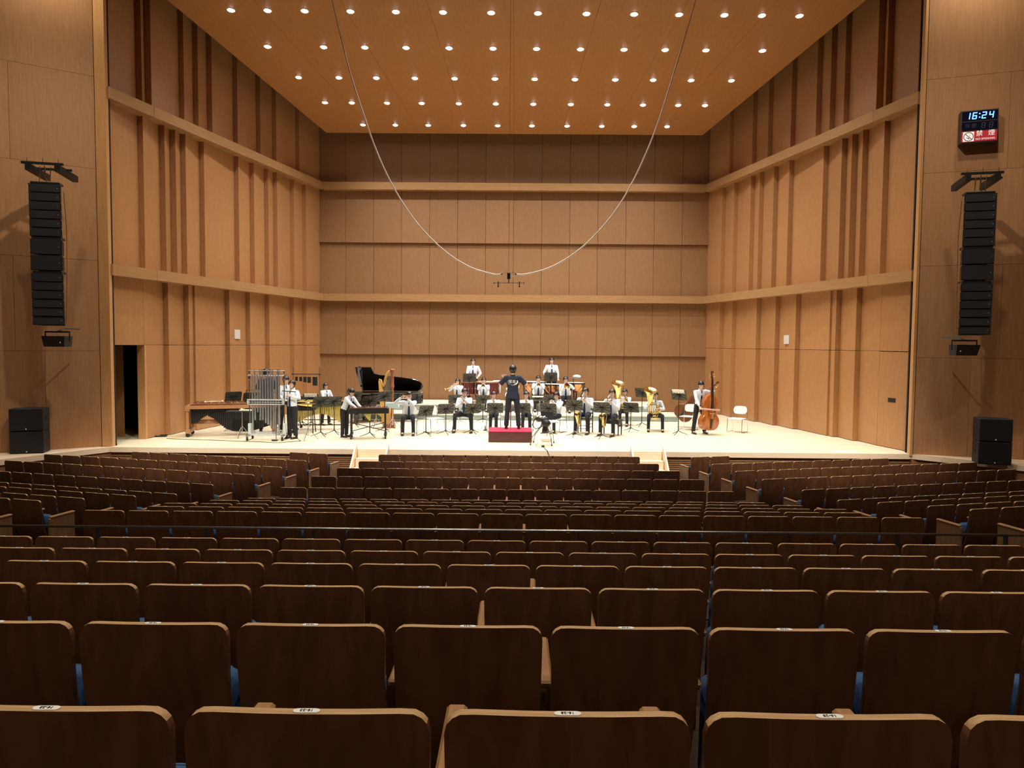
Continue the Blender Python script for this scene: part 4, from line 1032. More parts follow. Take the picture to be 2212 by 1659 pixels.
# black wooden chair and piano bench
BW = mat('black_wood', (.02, .017, .015), .35, kind='plain')
t = thing('wooden_chair', 'black wooden ladder chair under the saxophone player', 'chair', a6.location, a6.rotation_euler.z)
MB().bbox(-.2, .2, -.2, .2, .42, .45, .008).build('seat', BW, t)
for sx in (-1, 1):
    MB().bar((sx*.18, -.17, 0), (sx*.18, -.17, .42), .03).build('leg', BW, t); MB().bar((sx*.19, .2, 0), (sx*.19, .18, .45), .03).bar((sx*.19, .18, .45), (sx*.19, .25, .9), .03).build('leg', BW, t)
for z in (.14, .24): MB().bar((-.18, -.17, z), (.18, -.17, z), .015).bar((-.18, -.17, z+.05), (-.19, .19, z+.05), .015).bar((.18, -.17, z+.05), (.19, .19, z+.05), .015).build('stretcher', BW, t)
for z in (.6, .72, .84): MB().bar((-.19, .2+(z-.45)*.15, z), (.19, .2+(z-.45)*.15, z), .012, .04).build('back_slat', BW, t)
t = thing('piano_bench', 'black padded piano bench under the right saxophone player', 'bench', a7.location, a7.rotation_euler.z)
MB().bbox(-.36, .30, -.17, .2, .42, .47, .02).build('seat', BW, t); MB().box(-.33, .27, -.14, .17, .34, .42).build('apron', BW, t)
for sx in (-.31, .25):
    for sy in (-.12, .15): MB().tube([(sx, sy, .36), (sx, sy, .2), (sx, sy, 0)], [.03, .022, .018], 8).build('leg', BW, t)

# music stands
ms = 'black music stand '
for fx, fy, dy, rz, lab, kw in (
    (505, 931, 857, 38, 'leftmost, over the marimba', dict(tilt=62)), (543, 926, 858, 38, 'half hidden left of the tubular bells', {}), (653, 919, 866, 34, 'dark, right behind the smiling girl', {}),
    (672, 920, 861, 8, 'facing front above the suspended cymbal', dict(paper=True)), (693, 942, 868, 42, 'in front of the vibraphone, tilted right', {}), (722, 938, 867, 42, 'at the right end of the vibraphone', {}),
    (766, 922, 856, 40, 'in front of the piano curve', {}), (799, 943, 867, 42, 'in front of the keyboard table', {}), (831, 932, 856, 40, 'just left of the harp column', {}),
    (920, 941, 887, 38, 'right of the flute player', {}), (963, 938, 883, 20, 'second right of the flute player', {}), (984, 912, 862, 4, 'in front of the brass horn girl', {}),
    (1021, 936, 882, 24, 'in front of the boy in glasses', {}), (1043, 911, 863, 2, 'in front of the trumpeter by the bass drums', {}), (1069, 935, 881, 2, 'left of the conductor above the podium', {}),
    (1128, 935, 881, -8, 'right of the conductor above the podium', {}), (1161, 910, 861, 0, 'with nearly flat desk right of conductor', dict(tilt=30, paper=True)), (1190, 915, 862, -4, 'dark, behind the laptop table student', {}),
    (1184, 939, 882, -12, 'behind the laptop table', {}), (1240, 943, 875, -12, 'in front of the saxophonist on wooden chair', {}), (1299, 947, 880, -22, 'in front of the saxophonist on bench', {}),
    (1362, 932, 880, -22, 'in front of the tall tuba', {}), (1386, 921, 848, -32, 'raised high between the two tubas', {}), (1465, 939, 853, -38, 'left of the double bass player', dict(paper=True))):
    mstand(fx, fy, dy, rz, ms+lab, **kw)
mstand(1014, 874, 816, 10, ms+'on the high riser before the bass drums', R2, 72); mstand(1189, 874, 814, 0, ms+'on the high riser before the timpani', R2, 72)

# ---------------------------------------------------------------- percussion, left
# marimba
A = atZ(399, 944, 0); B_ = atZ(655, 915, 0); d = (B_-A); ln = 2.5; ang = R(14)
t = thing('marimba', 'long wooden marimba with black tube resonators at the left of the stage', 'marimba', (A.x-.05, A.y+.35, 0), ang)
for x0 in (0.05, ln-.12):
    w2 = .46 if x0 < 1 else .22
    e = MB(); e.bbox(x0-.05, x0+.07, -w2, w2, .74, .90, .01).bbox(x0-.05, x0+.07, -w2, w2, .10, .22, .01); e.build('end_frame', MAR, t)
    for yy in (-w2+.04, -.08, w2-.08): MB().bbox(x0-.04, x0+.04, yy, yy+.09, .2, .76, .008).build('upright', MAR, t)
    for yy in (-w2+.08, w2-.08): MB().lathe([(.01, -.03), (.055, -.03), (.055, .03), (.01, .03)], 16, tr(x0, yy, .055) @ rot('X', 90)).build('caster', RUB, t)
MB().hexa([(0, -.46, .80), (ln, -.22, .80), (ln, -.18, .80), (0, -.42, .80), (0, -.46, .90), (ln, -.22, .90), (ln, -.18, .90), (0, -.42, .90)]).build('front_rail', MAR, t)
MB().hexa([(0, .42, .80), (ln, .18, .80), (ln, .22, .80), (0, .46, .80), (0, .42, .90), (ln, .18, .90), (ln, .22, .90), (0, .46, .90)]).build('rear_rail', MAR, t)
MB().bbox(.1, ln-.2, -.03, .03, .33, .46, .01).build('stretcher', MAR, t)
for i in range(44):
    u = (i+.5)/44; x = .12+u*(ln-.25); wy = .42*(1-u)+.17*u
    MB().bbox(x-.022, x+.022, -wy, -.02, .905, .928, .004).build('bar', ROSE, t)
    if i % 7 not in (2, 6): MB().bbox(x+.008, x+.05, 0, wy+.02, .945, .968, .004).build('bar', ROSE, t)
    # resonators: arch then deep
    arch = .10 if u < .06 else 0
    LU = [(0, .36), (.08, .39), (.12, .5), (.19, .60), (.27, .5), (.32, .39), (.37, .29), (.41, .2), (.5, .12), (.7, .09), (1, .3)]
    k = max(q for q in range(len(LU)-1) if LU[q][0] <= u); zl = LU[k][1]+(LU[k+1][1]-LU[k][1])*(u-LU[k][0])/(LU[k+1][0]-LU[k][0])
    MB().tube([(x, -wy*.55, .87), (x, -wy*.55, zl)], .029, 10).build('resonator', BLKM, t)
MB().tube([(.5, -.2, .99), (.95, -.05, .99)], .012, 6).tube([(.6, .0, .99), (1.0, -.12, .99)], .012, 6).ell((.95, -.05, .99), (.03, .03, .03), 8, 5).ell((.5, -.2, .985), (.03, .03, .03), 8, 5).build('mallet', mat('mallet_cream', (.75, .62, .42), .7, kind='plain'), t)

# trap table
f = atZ(516, 948, 0)
def tripod(t, h, M=CHROME, r=.27, n=3, hub=.22, name='tripod_leg', a0=20):
    MB().tube([(0, 0, .12), (0, 0, h)], .011, 8).build('pole', M, t)
    for i in range(n):
        a = R(a0+360/n*i); MB().tube([(0, 0, hub+.12), (r*math.cos(a), r*math.sin(a), .012)], .009, 6).tube([(0, 0, hub-.08), (r*.5*math.cos(a), r*.5*math.sin(a), .012+(hub+.1)*.48)], .006, 6).build(name, M, t)
t = thing('trap_table', 'small black percussion table with mallets on chrome tripod', 'table', (f.x, f.y+.25, 0), R(5)); tripod(t, .75)
MB().bbox(-.4, .22, -.18, .2, .75, .775, .01).build('tray', BLKM, t); MB().bbox(-.05, .3, -.12, .12, .778, .80, .008).build('towel', mat('cream_towel', (.8, .74, .55), .9, kind='plain'), t)
o = MB().tube([(.07*math.cos(2*PI*i/12), .05*math.sin(2*PI*i/12), 0) for i in range(13)], .016, 8).build('tambourine_ring', BRASSF, loc=(f.x-.0, f.y+.25, .822)); tag(o, 'small brass ring lying on the percussion tray', 'ring')

# tubular bells
f = atZ(575, 951, 0); CW = .96
t = thing('tubular_bells', 'tall silver frame of hanging tubular bells on casters', 'chimes', (f.x, f.y+.1, 0), R(2), scale=1)
HGT = 1.93
for sx in (-1, 1):
    MB().tube([(sx*CW/2, 0, .1), (sx*CW/2, 0, HGT)], .017, 10).build('side_post', STEEL, t)
    MB().bbox(sx*CW/2-.04, sx*CW/2+.04, -.05, .05, .12, .46, .01).build('lower_sleeve', mat('pale_blue_metal', (.62, .72, .75), .4, .3), t)
    MB().bbox(sx*CW/2-.03, sx*CW/2+.03, -.04, .04, 1.68, 1.83, .01).build('top_clamp', STEEL, t)
    for sy in (-1, 1):
        c = MB().lathe([(.01, -.018), (.055, -.018), (.055, .018), (.01, .018)], 16, tr(sx*(CW/2+.0), sy*.24, .055) @ rot('Y', 90)); c.mat(1).box(sx*CW/2-.025, sx*CW/2+.025, sy*.24-.02, sy*.24+.02, .06, .13); c.build('caster', [RUB, STEEL], t)
    MB().bar((sx*CW/2, -.3, .14), (sx*CW/2, .3, .14), .05).build('foot_bar', STEEL, t)
MB().bar((-CW/2, -.05, .15), (CW/2, -.05, .15), .05).bar((-CW/2, .12, .19), (CW/2, .12, .19), .05).build('base_bar', mat('pale_metal', (.66, .7, .72), .35, .4), t)
MB().tube([(-CW/2-.02, 0, HGT), (CW/2+.02, 0, HGT)], .014, 8).build('top_rail', STEEL, t); MB().tube([(-CW/2-.02, -.1, HGT-.13), (CW/2+.02, -.1, HGT-.13)], .014, 8).build('top_rail', STEEL, t)
b = MB(); b.box(-CW/2-.03, CW/2+.03, -.14, -.11, 1.11, 1.15).box(-CW/2-.03, CW/2+.03, -.14, -.11, .99, 1.02).box(-CW/2-.03, -CW/2+.03, -.14, -.11, 1.0, 1.13).box(CW/2-.03, CW/2+.03, -.14, -.11, 1.0, 1.13).box(-CW/2, CW/2, -.14, -.12, 1.055, 1.07)
b.build('damper_frame', mat('pale_metal', (.66, .7, .72), .35, .4), t); MB().box(-CW/2+.04, CW/2-.04, -.11, -.09, 1.02, 1.11).build('damper_felt', BLKM, t)
xs1 = [-.34, -.31+.07, -.28+.04+.08, -.12, -.05, .02, .09, .22, .30, -.19]
for i in range(11):
    x = -.37+.072*i; L = .95 + .6*(i/10 if i > 2 else .5+.2*i)*.9
    lo = HGT-.15-[1.55, 1.2, 1.0, 1.12, 1.2, 1.3, 1.34, 1.42, 1.47, 1.55, 1.6][i]
    MB().tube([(x, -.1, HGT-.15), (x, -.1, lo)], .024, 10).build('tube', TUBEG, t); MB().ell((x, -.1, HGT-.12), (.024, .024, .02), 8, 5).build('tube_cap', CHROME, t)
for x in (-.335, -.19, -.125, .02, .09, .16, .295, .345):
    lo = .45
    MB().tube([(x, 0, HGT), (x, 0, .55-.12*(x > 0))], .024, 10).build('tube', TUBEG, t); MB().ell((x, 0, HGT+.02), (.024, .024, .022), 8, 5).build('tube_cap', CHROME, t)
MB().tube([(CW/2-.03, -.12, 1.38), (CW/2+.35, -.14, 1.36)], .014, 8).build('tool_arm', BLKM, t)
MB().bar((.2, -.25, .02), (.35, -.25, .02), .1, .03).tube([(.3, -.2, .05), (.3, -.12, .9)], .008, 6).build('damper_pedal', BLKM, t)
# gong
f = atZ(562, 930, 0); t = thing('tam_tam', 'round bronze gong hanging behind the tubular bells', 'gong', (f.x-.05, f.y+.3, 0), R(48))
x = MB().lathe([(.001, -.02), (.30, -.012), (.385, 0), (.39, .04), (.375, .04), (.37, .012), (.001, .0)], 28, tr(0, 0, .72) @ rot('X', 90)).build('disc', BRONZE, t); shade(x.data, 50)
b = MB()
for sx in (-1, 1): b.tube([(sx*.5, 0, .05), (sx*.5, 0, 1.25)], .014, 8).tube([(sx*.5, -.25, .02), (sx*.5, .25, .02)], .012, 6)
b.tube([(-.5, 0, 1.25), (.5, 0, 1.25)], .014, 8).tube([(-.2, 0, 1.05), (-.2, 0, 1.25)], .005, 5).tube([(.2, 0, 1.05), (.2, 0, 1.25)], .005, 5); b.build('frame', BLKM, t)
# bell plates rack
Y_ = 24.6; q0, q1 = atY(633, 808, Y_), atY(690, 809, Y_)
t = thing('bell_plate_rack', 'horizontal bar on two poles with five small grey metal plates hanging', 'percussion rack', ((q0.x+q1.x)/2, Y_, 0)); hw = (q1.x-q0.x)/2
for sx in (-1, 1):
    MB().tube([(sx*hw, 0, .03), (sx*hw, 0, q0.z+.24)], .013, 8).build('pole', STEEL, t); MB().tube([(sx*hw, -.25, .02), (sx*hw, .25, .02)], .012, 6).build('foot', BLKM, t)
    MB().ell((sx*hw, -.01, q0.z), (.035, .03, .03), 8, 5).build('clamp', BLKM, t)
MB().tube([(-hw-.05, 0, q0.z), (hw+.05, 0, q0.z)], .014, 8).build('cross_bar', BLKM, t)
for i, (u, w_, h_) in enumerate(((.13, .045, .08), (.29, .05, .085), (.45, .055, .10), (.61, .06, .11), (.83, .08, .155))):
    x = -hw+2*hw*u; MB().bbox(x-w_, x+w_, -.006, .006, q0.z-.09-2*h_+.02, q0.z-.09, .003).tube([(x-w_*.6, 0, q0.z-.1), (x-w_*.6, 0, q0.z)], .003, 4).tube([(x+w_*.6, 0, q0.z-.1), (x+w_*.6, 0, q0.z)], .003, 4).build('bell_plate', mat('plate_grey', (.06, .065, .075), .4, .5), t)
# vibraphone
f = atZ(650, 938, 0); t = thing('vibraphone', 'vibraphone with golden tube resonators on black frame', 'vibraphone', (atY(636, 900, 23.2).x, 23.2, 0), R(5)); ln = 1.62
MB().hexa([(0, -.36, .76), (ln, -.2, .76), (ln, -.17, .76), (0, -.33, .76), (0, -.36, .86), (ln, -.2, .86), (ln, -.17, .86), (0, -.33, .86)]).build('front_rail', BLKM, t)
MB().hexa([(0, .33, .76), (ln, .17, .76), (ln, .2, .76), (0, .36, .76), (0, .33, .86), (ln, .17, .86), (ln, .2, .86), (0, .36, .86)]).build('rear_rail', BLKM, t)
for x0, w2 in ((.02, .36), (ln-.05, .2)):
    MB().bbox(x0-.03, x0+.06, -w2, w2, .74, .88, .01).build('end_block', BLKM, t)
    for sg in (-1, 1): MB().tube([(x0, sg*.1, .74), (x0+(.12 if x0 < 1 else -.05), sg*w2*.9, .06)], .018, 8).build('leg', BLKM, t); MB().lathe([(.01, -.02), (.045, -.02), (.045, .02), (.01, .02)], 12, tr(x0+(.12 if x0 < 1 else -.05), sg*w2*.9, .045) @ rot('X', 90)).build('caster', RUB, t)
MB().bar((.1, 0, .14), (ln-.1, 0, .14), .03).bar((.3, 0, .3), (ln-.3, 0, .3), .025).build('stretcher', BLKM, t)
for i in range(20):
    u = (i+.5)/20; x = .12+u*(ln-.24); wy = .33*(1-u)+.16*u
    MB().bbox(x-.028, x+.028, -wy, -.02, .88, .893, .003).build('bar', GOLD, t)
    if i % 7 not in (2, 6): MB().bbox(x+.01, x+.06, 0, wy, .895, .908, .003).build('bar', GOLD, t)
    zl = .22+.28*abs(math.sin(min(1, u/.55)*PI*.5)) if u < .55 else .5-.34*((u-.55)/.45)**1.5
    MB().tube([(x, -wy*.6, .82), (x, -wy*.6, zl)], .032, 8).build('resonator', GOLD, t)
# suspended cymbal left
def cymbal(name, lab, px, py_c, fy, tilt=0, z0=0, r=.2, M=BRASS, towel=False):
    f = atZ(px, fy, z0); c = atY(px, py_c, f.y); t = thing(name, lab, 'cymbal', (f.x, f.y, z0)); h = c.z-z0
    tripod(t, h+.05, CHROME if not towel else BLKM)
    x = MB().lathe([(r, -.018), (r*.6, .0), (r*.2, .012), (r*.17, .03), (.012, .04)], 24, tr(0, 0, h) @ rot('Y', tilt), cap=False).build('cymbal_disc', M, t); shade(x.data, True); return t, h
cymbal('suspended_cymbal', 'brass suspended cymbal on slim chrome stand by the smiling girl', 666, 871, 951, 0, r=.24)
f = atZ(642, 935, 0); t = thing('small_cymbal_table', 'wide yellow cymbal lying on a black box table', 'cymbal', (f.x+.22, f.y+.1, 0), R(4)); MB().bbox(-.36, .3, -.2, .2, .68, .80, .01).build('box', BLKM, t)
for sx in (-.3, .24): MB().tube([(sx, -.1, .68), (sx*1.1, -.2, .0)], .016, 6).tube([(sx, .1, .68), (sx*1.1, .2, .0)], .016, 6).build('leg', BLKM, t)
x = MB().lathe([(.30, 0), (.18, .025), (.06, .045), (.05, .08), (.01, .09)], 24, tr(.05, 0, .83) @ rot('Y', 6), cap=True).build('cymbal_disc', mat('yellow_brass', (.9, .68, .15), .35, .6), t); shade(x.data, 50)
# long black keyboard table
f = atZ(745, 949, 0); t = thing('keyboard_percussion', 'long black xylophone case table on a wheeled frame in front of the harp', 'xylophone', (f.x+.05, f.y+.25, 0), R(9)); ln = 1.14
MB().hexa([(0, -.28, .72), (ln, -.16, .72), (ln, .16, .72), (0, .28, .72), (0, -.28, .86), (ln, -.16, .86), (ln, .16, .86), (0, .28, .86)]).build('case', BLKM, t)
for i in range(20):
    u = (i+.5)/20; x = .06+u*(ln-.12); wy = .25*(1-u)+.13*u
    MB().bbox(x-.022, x+.022, -wy, -.01, .865, .885, .003).build('bar', ROSE, t)
    if i % 7 not in (2, 6): MB().bbox(x+.008, x+.048, .01, wy, .885, .905, .003).build('bar', ROSE, t)
for x0 in (.08, ln-.1):
    MB().bbox(x0-.04, x0+.04, -.3, .3, .09, .15, .01).build('foot_bar', BLKM, t)
    for sy in (-.2, .2): MB().bbox(x0-.02, x0+.02, sy-.02, sy+.02, .13, .73, .005).build('leg', BLKM, t); c = MB().lathe([(.01, -.02), (.05, -.02), (.05, .02), (.01, .02)], 14, tr(x0, sy*1.3, .05) @ rot('Y', 90)); c.build('caster', RUB, t)
MB().bar((.08, 0, .2), (ln-.1, 0, .45), .02).bar((.08, 0, .45), (ln-.1, 0, .2), .02).build('brace', BLKM, t)
for (x0, z0, z1) in ((.42, .52, .72), (.78, .62, .72)): MB().hexa([(x0, -.2, .72), (x0+.2, -.2, .72), (x0+.2, .1, .72), (x0, .1, .72), (x0+.16, -.2, z0), (x0+.2, -.2, z0), (x0+.2, .1, z0), (x0+.16, .1, z0)]).build('resonator_box', GOLD, t)
# small drum stand and snare between
f = atZ(806, 925, 0); t = thing('snare_stand', 'small drum on chrome tripod stand in front of the harp', 'drum', (f.x+.1, f.y, 0)); tripod(t, .5); MB().lathe([(.17, .5), (.17, .62)], 24).build('shell', HARPY, t)
f = atZ(805, 944, 0); m_ = at0(857, 941)
t = thing('tray_stand', 'low stand with a pale blue cloth between harp and flute player', 'table', (atY(848, 880, 23.6).x, 23.6, 0)); tripod(t, .8, CHROME)
MB().bbox(-.17, .17, -.12, .12, .80, .82, .006).build('tray', BLKM, t); x = MB().hexa([(-.2, -.13, .68), (.2, -.13, .66), (.2, .13, .7), (-.2, .13, .7), (-.2, -.14, .835), (.2, -.14, .835), (.2, .14, .835), (-.2, .14, .835)]).build('cloth', PALEB, t)

# ---------------------------------------------------------------- grand piano
yp = 24.9; x0 = atY(762, 850, yp).x; x1 = atY(904, 850, yp).x
t = thing('grand_piano', 'black lacquered grand piano with raised lid behind the harp', 'piano', (x0, yp, 0)); LN = x1-x0
# outline in plan (x along the length: keyboard at left x=0, tail at right)
def plan(f_=1, e=0):
    out = [(0-e, -.0-e)]
    far_ = [(0, 1.48), (.35, 1.48)]
    front = [(i*LN/10, 0) for i in range(1, 9)]
    bend = [(LN*.9, .0), (LN*.97, .1), (LN, .3), (LN*.985, .5), (LN*.94, .66), (LN*.86, .77), (LN*.7, .86), (LN*.5, .94), (LN*.36, 1.02), (LN*.27, 1.1), (LN*.25, 1.48), (0, 1.48)]
    return [(0, 0)]+front+bend
pl_ = plan(); n = len(pl_)
# mirrored: the long straight side faces the back, the curved side faces the seats is not seen; rim box
def slab(z0, z1, name, M, T=None, parent=None, pts=None):
    q = pts or pl_; n = len(q)
    return MB().add([(x, y, z0) for x, y in q]+[(x, y, z1) for x, y in q], [tuple(range(n-1, -1, -1)), tuple(range(n, 2*n))]+[(i, (i+1) % n, (i+1) % n+n, i+n) for i in range(n)], T).build(name, M, parent or t)
T0 = Matrix(((1, 0, 0, 0), (0, -1, 0, 1.5), (0, 0, 1, 0), (0, 0, 0, 1)))   # curved side to the front
slab(.62, 1.0, 'case', PIANO, T0)
slab(1.0, 1.006, 'rim_highlight', mat('rim_highlight_grey', (.55, .55, .55), .3), T0 @ Matrix.Translation((.0, -.004, 0)))  # highlight on the black case rim, painted as a pale layer
slab(1.004, 1.012, 'iron_plate', mat('piano_inner', (.05, .035, .02), .3), T0 @ Matrix.Translation((.05, .04, 0)) @ Matrix.Diagonal((.95, .94, 1, 1)))
# raised lid hinged on the straight back side
LT = tr(0, 1.5, 1.02) @ rot('X', -36) @ Matrix(((1, 0, 0, 0), (0, -1, 0, 0), (0, 0, 1, 0), (0, 0, 0, 1)))
slab(0, .02, 'lid', PIANO, LT)
MB().bar((.32, 1.0-.75, 1.0), (.12, .52, 1.92), .03).build('lid_prop', PIANO, t)
MB().bbox(-.22, .02, .02, 1.46, .62, .78, .01).build('key_bed', PIANO, t); MB().box(-.16, -.02, .12, 1.36, .78, .80).build('keys', WHITE, t)
for (x, y) in ((.1, .2), (.1, 1.3), (LN*.85, .95)): MB().bbox(x-.06, x+.06, y-.06, y+.06, .08, .62, .01).lathe([(.03, 0), (.05, .02), (.05, .06), (.03, .08)], 12, tr(x, y, 0)).build('leg', PIANO, t)
MB().bar((.35, .75, .15), (.15, .75, .65), .03).bar((.35, .65, .15), (.15, .65, .65), .03).bbox(.27, .42, .6, .8, .08, .16, .01).build('pedal_lyre', PIANO, t)

# ---------------------------------------------------------------- harp
f = atZ(838, 924, 0); t = thing('concert_harp', 'tall golden concert harp with brown column in front of the piano', 'harp', (f.x, f.y+.1, 0), R(0)); hz_ = atY(845, 797, f.y+.1).z; S_ = hz_/1.88
t.scale = (S_,)*3; YH = 0
x = MB().lathe([(.05, .12), (.055, .2), (.042, .25), (.04, 1.28), (.06, 1.3), (.06, 1.36), (.045, 1.38), (.05, 1.72), (.085, 1.8), (.09, 1.86), (.06, 1.88)], 16, tr(.13, 0, 0)).build('column', HARPW, t); shade(x.data, 40)
b = MB(); pts = [((-.33, .0), .02, 1.42), ((-.28, 0), .03, 1.36)]
neck = [(-.285, 1.48), (-.28, 1.54), (-.245, 1.52), (-.21, 1.40), (-.165, 1.33), (-.12, 1.43), (-.09, 1.59), (-.04, 1.72), (.025, 1.80), (.10, 1.80)]
x = MB().tube([(px, 0, pz_) for px, pz_ in neck], [(.03, .02), (.035, .03), (.035, .035), (.04, .035), (.045, .04), (.045, .045), (.04, .045), (.04, .045), (.045, .045), (.045, .045)], 10).build('neck', HARPY, t); shade(x.data, 60)
b = MB(); b.hexa([(-.17, -.2, .12), (.05, -.15, .12), (.05, .15, .12), (-.17, .2, .12), (-.25, -.13, .80), (-.08, -.10, .80), (-.08, .10, .80), (-.25, .13, .80)])
b.hexa([(-.25, -.13, .80), (-.08, -.10, .80), (-.08, .10, .80), (-.25, .13, .80), (-.315, -.05, 1.50), (-.25, -.04, 1.50), (-.25, .04, 1.50), (-.315, .05, 1.50)]); b.build('soundbox', HARPY, t)
b = MB(); b.hexa([(-.16, -.2, .0), (.22, -.16, .0), (.22, .16, .0), (-.16, .2, .0), (-.14, -.18, .14), (.2, -.12, .14), (.2, .12, .14), (-.14, .18, .14)]); b.build('base', HARPW, t)
b = MB()
for i in range(36):
    u = i/35; x_ = -.24+.33*u
    k = max(0, min(len(neck)-2, next((j for j in range(len(neck)-1) if neck[j+1][0] > x_ and neck[j][0] <= x_), len(neck)-2))); za = neck[k][1]; zb_ = 1.36-1.2*u**.8*1.02
    b.tube([(x_, 0, za-.05), (x_-.02, 0, max(.15, zb_))], .0018, 4)
o = b.build('strings', mat('gut_string', (.55, .45, .32), .5, kind='plain'), t)
for sx in (-.12, .17): MB().tube([(sx, -.18, .05), (sx*1.5, -.25, .0)], .02, 6).build('foot', HARPW, t)
b = MB().hexa([(-.12, -.16, .16), (.07, -.12, .16), (.07, .12, .16), (-.12, .16, .16), (-.05, -.19, .62), (.10, -.06, .62), (.10, .06, .62), (-.05, .19, .62)]); b.build('soundboard_front', HARPY, t)

# ---------------------------------------------------------------- bass drums, timpani
def drum(px, wpx, yt, hpx, Y, lab, cloth=False):
    c = atY(px, yt, Y); r = wpx/2*Y/F; h = c.z-R2; dp = hpx*Y/F
    t = thing('bass_drum', lab, 'drum', (c.x, Y, R2))
    x = MB().lathe([(r, h-dp), (r, h)], 32, cap=False).build('shell', DRUMR, t); shade(x.data, True)
    for z in (h, h-dp):
        x = MB().lathe([(r+.012, z-.025), (r+.02, z), (r+.012, z+.02), (r-.02, z+.02), (r-.02, z-.02)], 32, cap=False).build('hoop', MAR, t); shade(x.data, 40)
        MB().lathe([(r-.01, z-.005), (r-.01, z+.005)], 32).build('drum_head', SKINW, t)
    for i in range(12):
        an_ = 2*PI*i/12+.15; x, y = (r+.022)*math.cos(an_), (r+.022)*math.sin(an_)
        MB().tube([(x, y, h), (x, y, h-dp*.38)], .007, 6).tube([(x, y, h-dp), (x, y, h-dp*.62)], .007, 6).ell((x, y, h-dp*.5), (.012, .012, .045), 6, 4).build('tension_rod', CHROME, t)
    for a in (45, 135, 225, 315):
        ca, sa = math.cos(R(a)), math.sin(R(a)); MB().bar((r*.8*ca, r*.8*sa, .05), (r*.8*ca, r*.8*sa, h-dp), .05).lathe([(.01, 0), (.03, 0), (.03, .05), (.01, .05)], 10, tr(r*.8*ca, r*.8*sa, 0)).build('stand_leg', MAR, t)
    if cloth: x = MB().bbox(r-.02, r+.05, -.12, .12, h-.42, h+.05, .02).bbox(r-.25, r+.03, -.12, .12, h+.02, h+.06, .015).build('towel', SHIRT, t); shade(x.data, 60)
drum(1011, 30, 825, 27, 28.95, 'smaller red-brown bass drum behind the music stand on the riser')
drum(1054, 50, 825, 27, 28.85, 'larger red-brown bass drum with a white towel on its right side', True)
def timp(px, w_, Y, lab, yt=829):
    c = atY(px, yt, Y); r = w_/2*Y/F; t = thing('timpani', lab, 'timpani', (c.x, Y, R2)); h = c.z-R2
    x = MB().lathe([(.02, h-.55*r*2.2*.9), (r*.45, h-.5*r*2.1), (r*.75, h-.36*r*2), (r*.93, h-.2*r*2), (r*.98, h-.04)], 28).build('bowl', COPPER, t); shade(x.data, 60)
    MB().lathe([(r*1.03, h-.04), (r*1.04, h), (r*1.0, h+.012), (r*.9, h+.012)], 28).build('rim', BLKM, t); MB().lathe([(r*.98, h+.012), (r*.5, h+.016)], 28).build('drum_head', SKINW, t)
    for i in range(6):
        a = 2*PI*i/6+.3; MB().tube([(r*1.06*math.cos(a), r*1.06*math.sin(a), h), (r*1.0*math.cos(a), r*1.0*math.sin(a), h*.55), (r*.45*math.cos(a), r*.45*math.sin(a), .1)], .022, 6).build('strut', BLKM, t)
    MB().lathe([(r*.5, .03), (r*.5, .1), (.1, .14)], 20).build('base', BLKM, t)
timp(1154, 46, 28.75, 'leftmost copper timpani partly hidden by the conductor', 825); timp(1193, 38, 29.1, 'copper timpani behind the high music stand', 830)
timp(1217, 34, 28.35, 'copper timpani behind the trombone boy', 831); timp(1243, 40, 28.75, 'rightmost copper timpani under the towel cymbal', 827)
f = atZ(1243, 880, R2); t = thing('cymbal_stand', 'cymbal on black stand with a white towel folded over it', 'cymbal', (f.x, 28.2, R2)); c = atY(1243, 816, 28.2); h = c.z-R2; tripod(t, h, BLKM, r=.2)
MB().lathe([(.24, -.01), (.1, .02), (.02, .04)], 24, tr(-.05, 0, h) @ rot('Y', -12), cap=True).build('cymbal_disc', SILVER, t)
x = MB().bbox(-.02, .27, -.13, .13, h+.0, h+.09, .03).ell((.12, 0, h+.08), (.12, .1, .035), 10, 5).build('towel', SHIRT, t); shade(x.data, True)

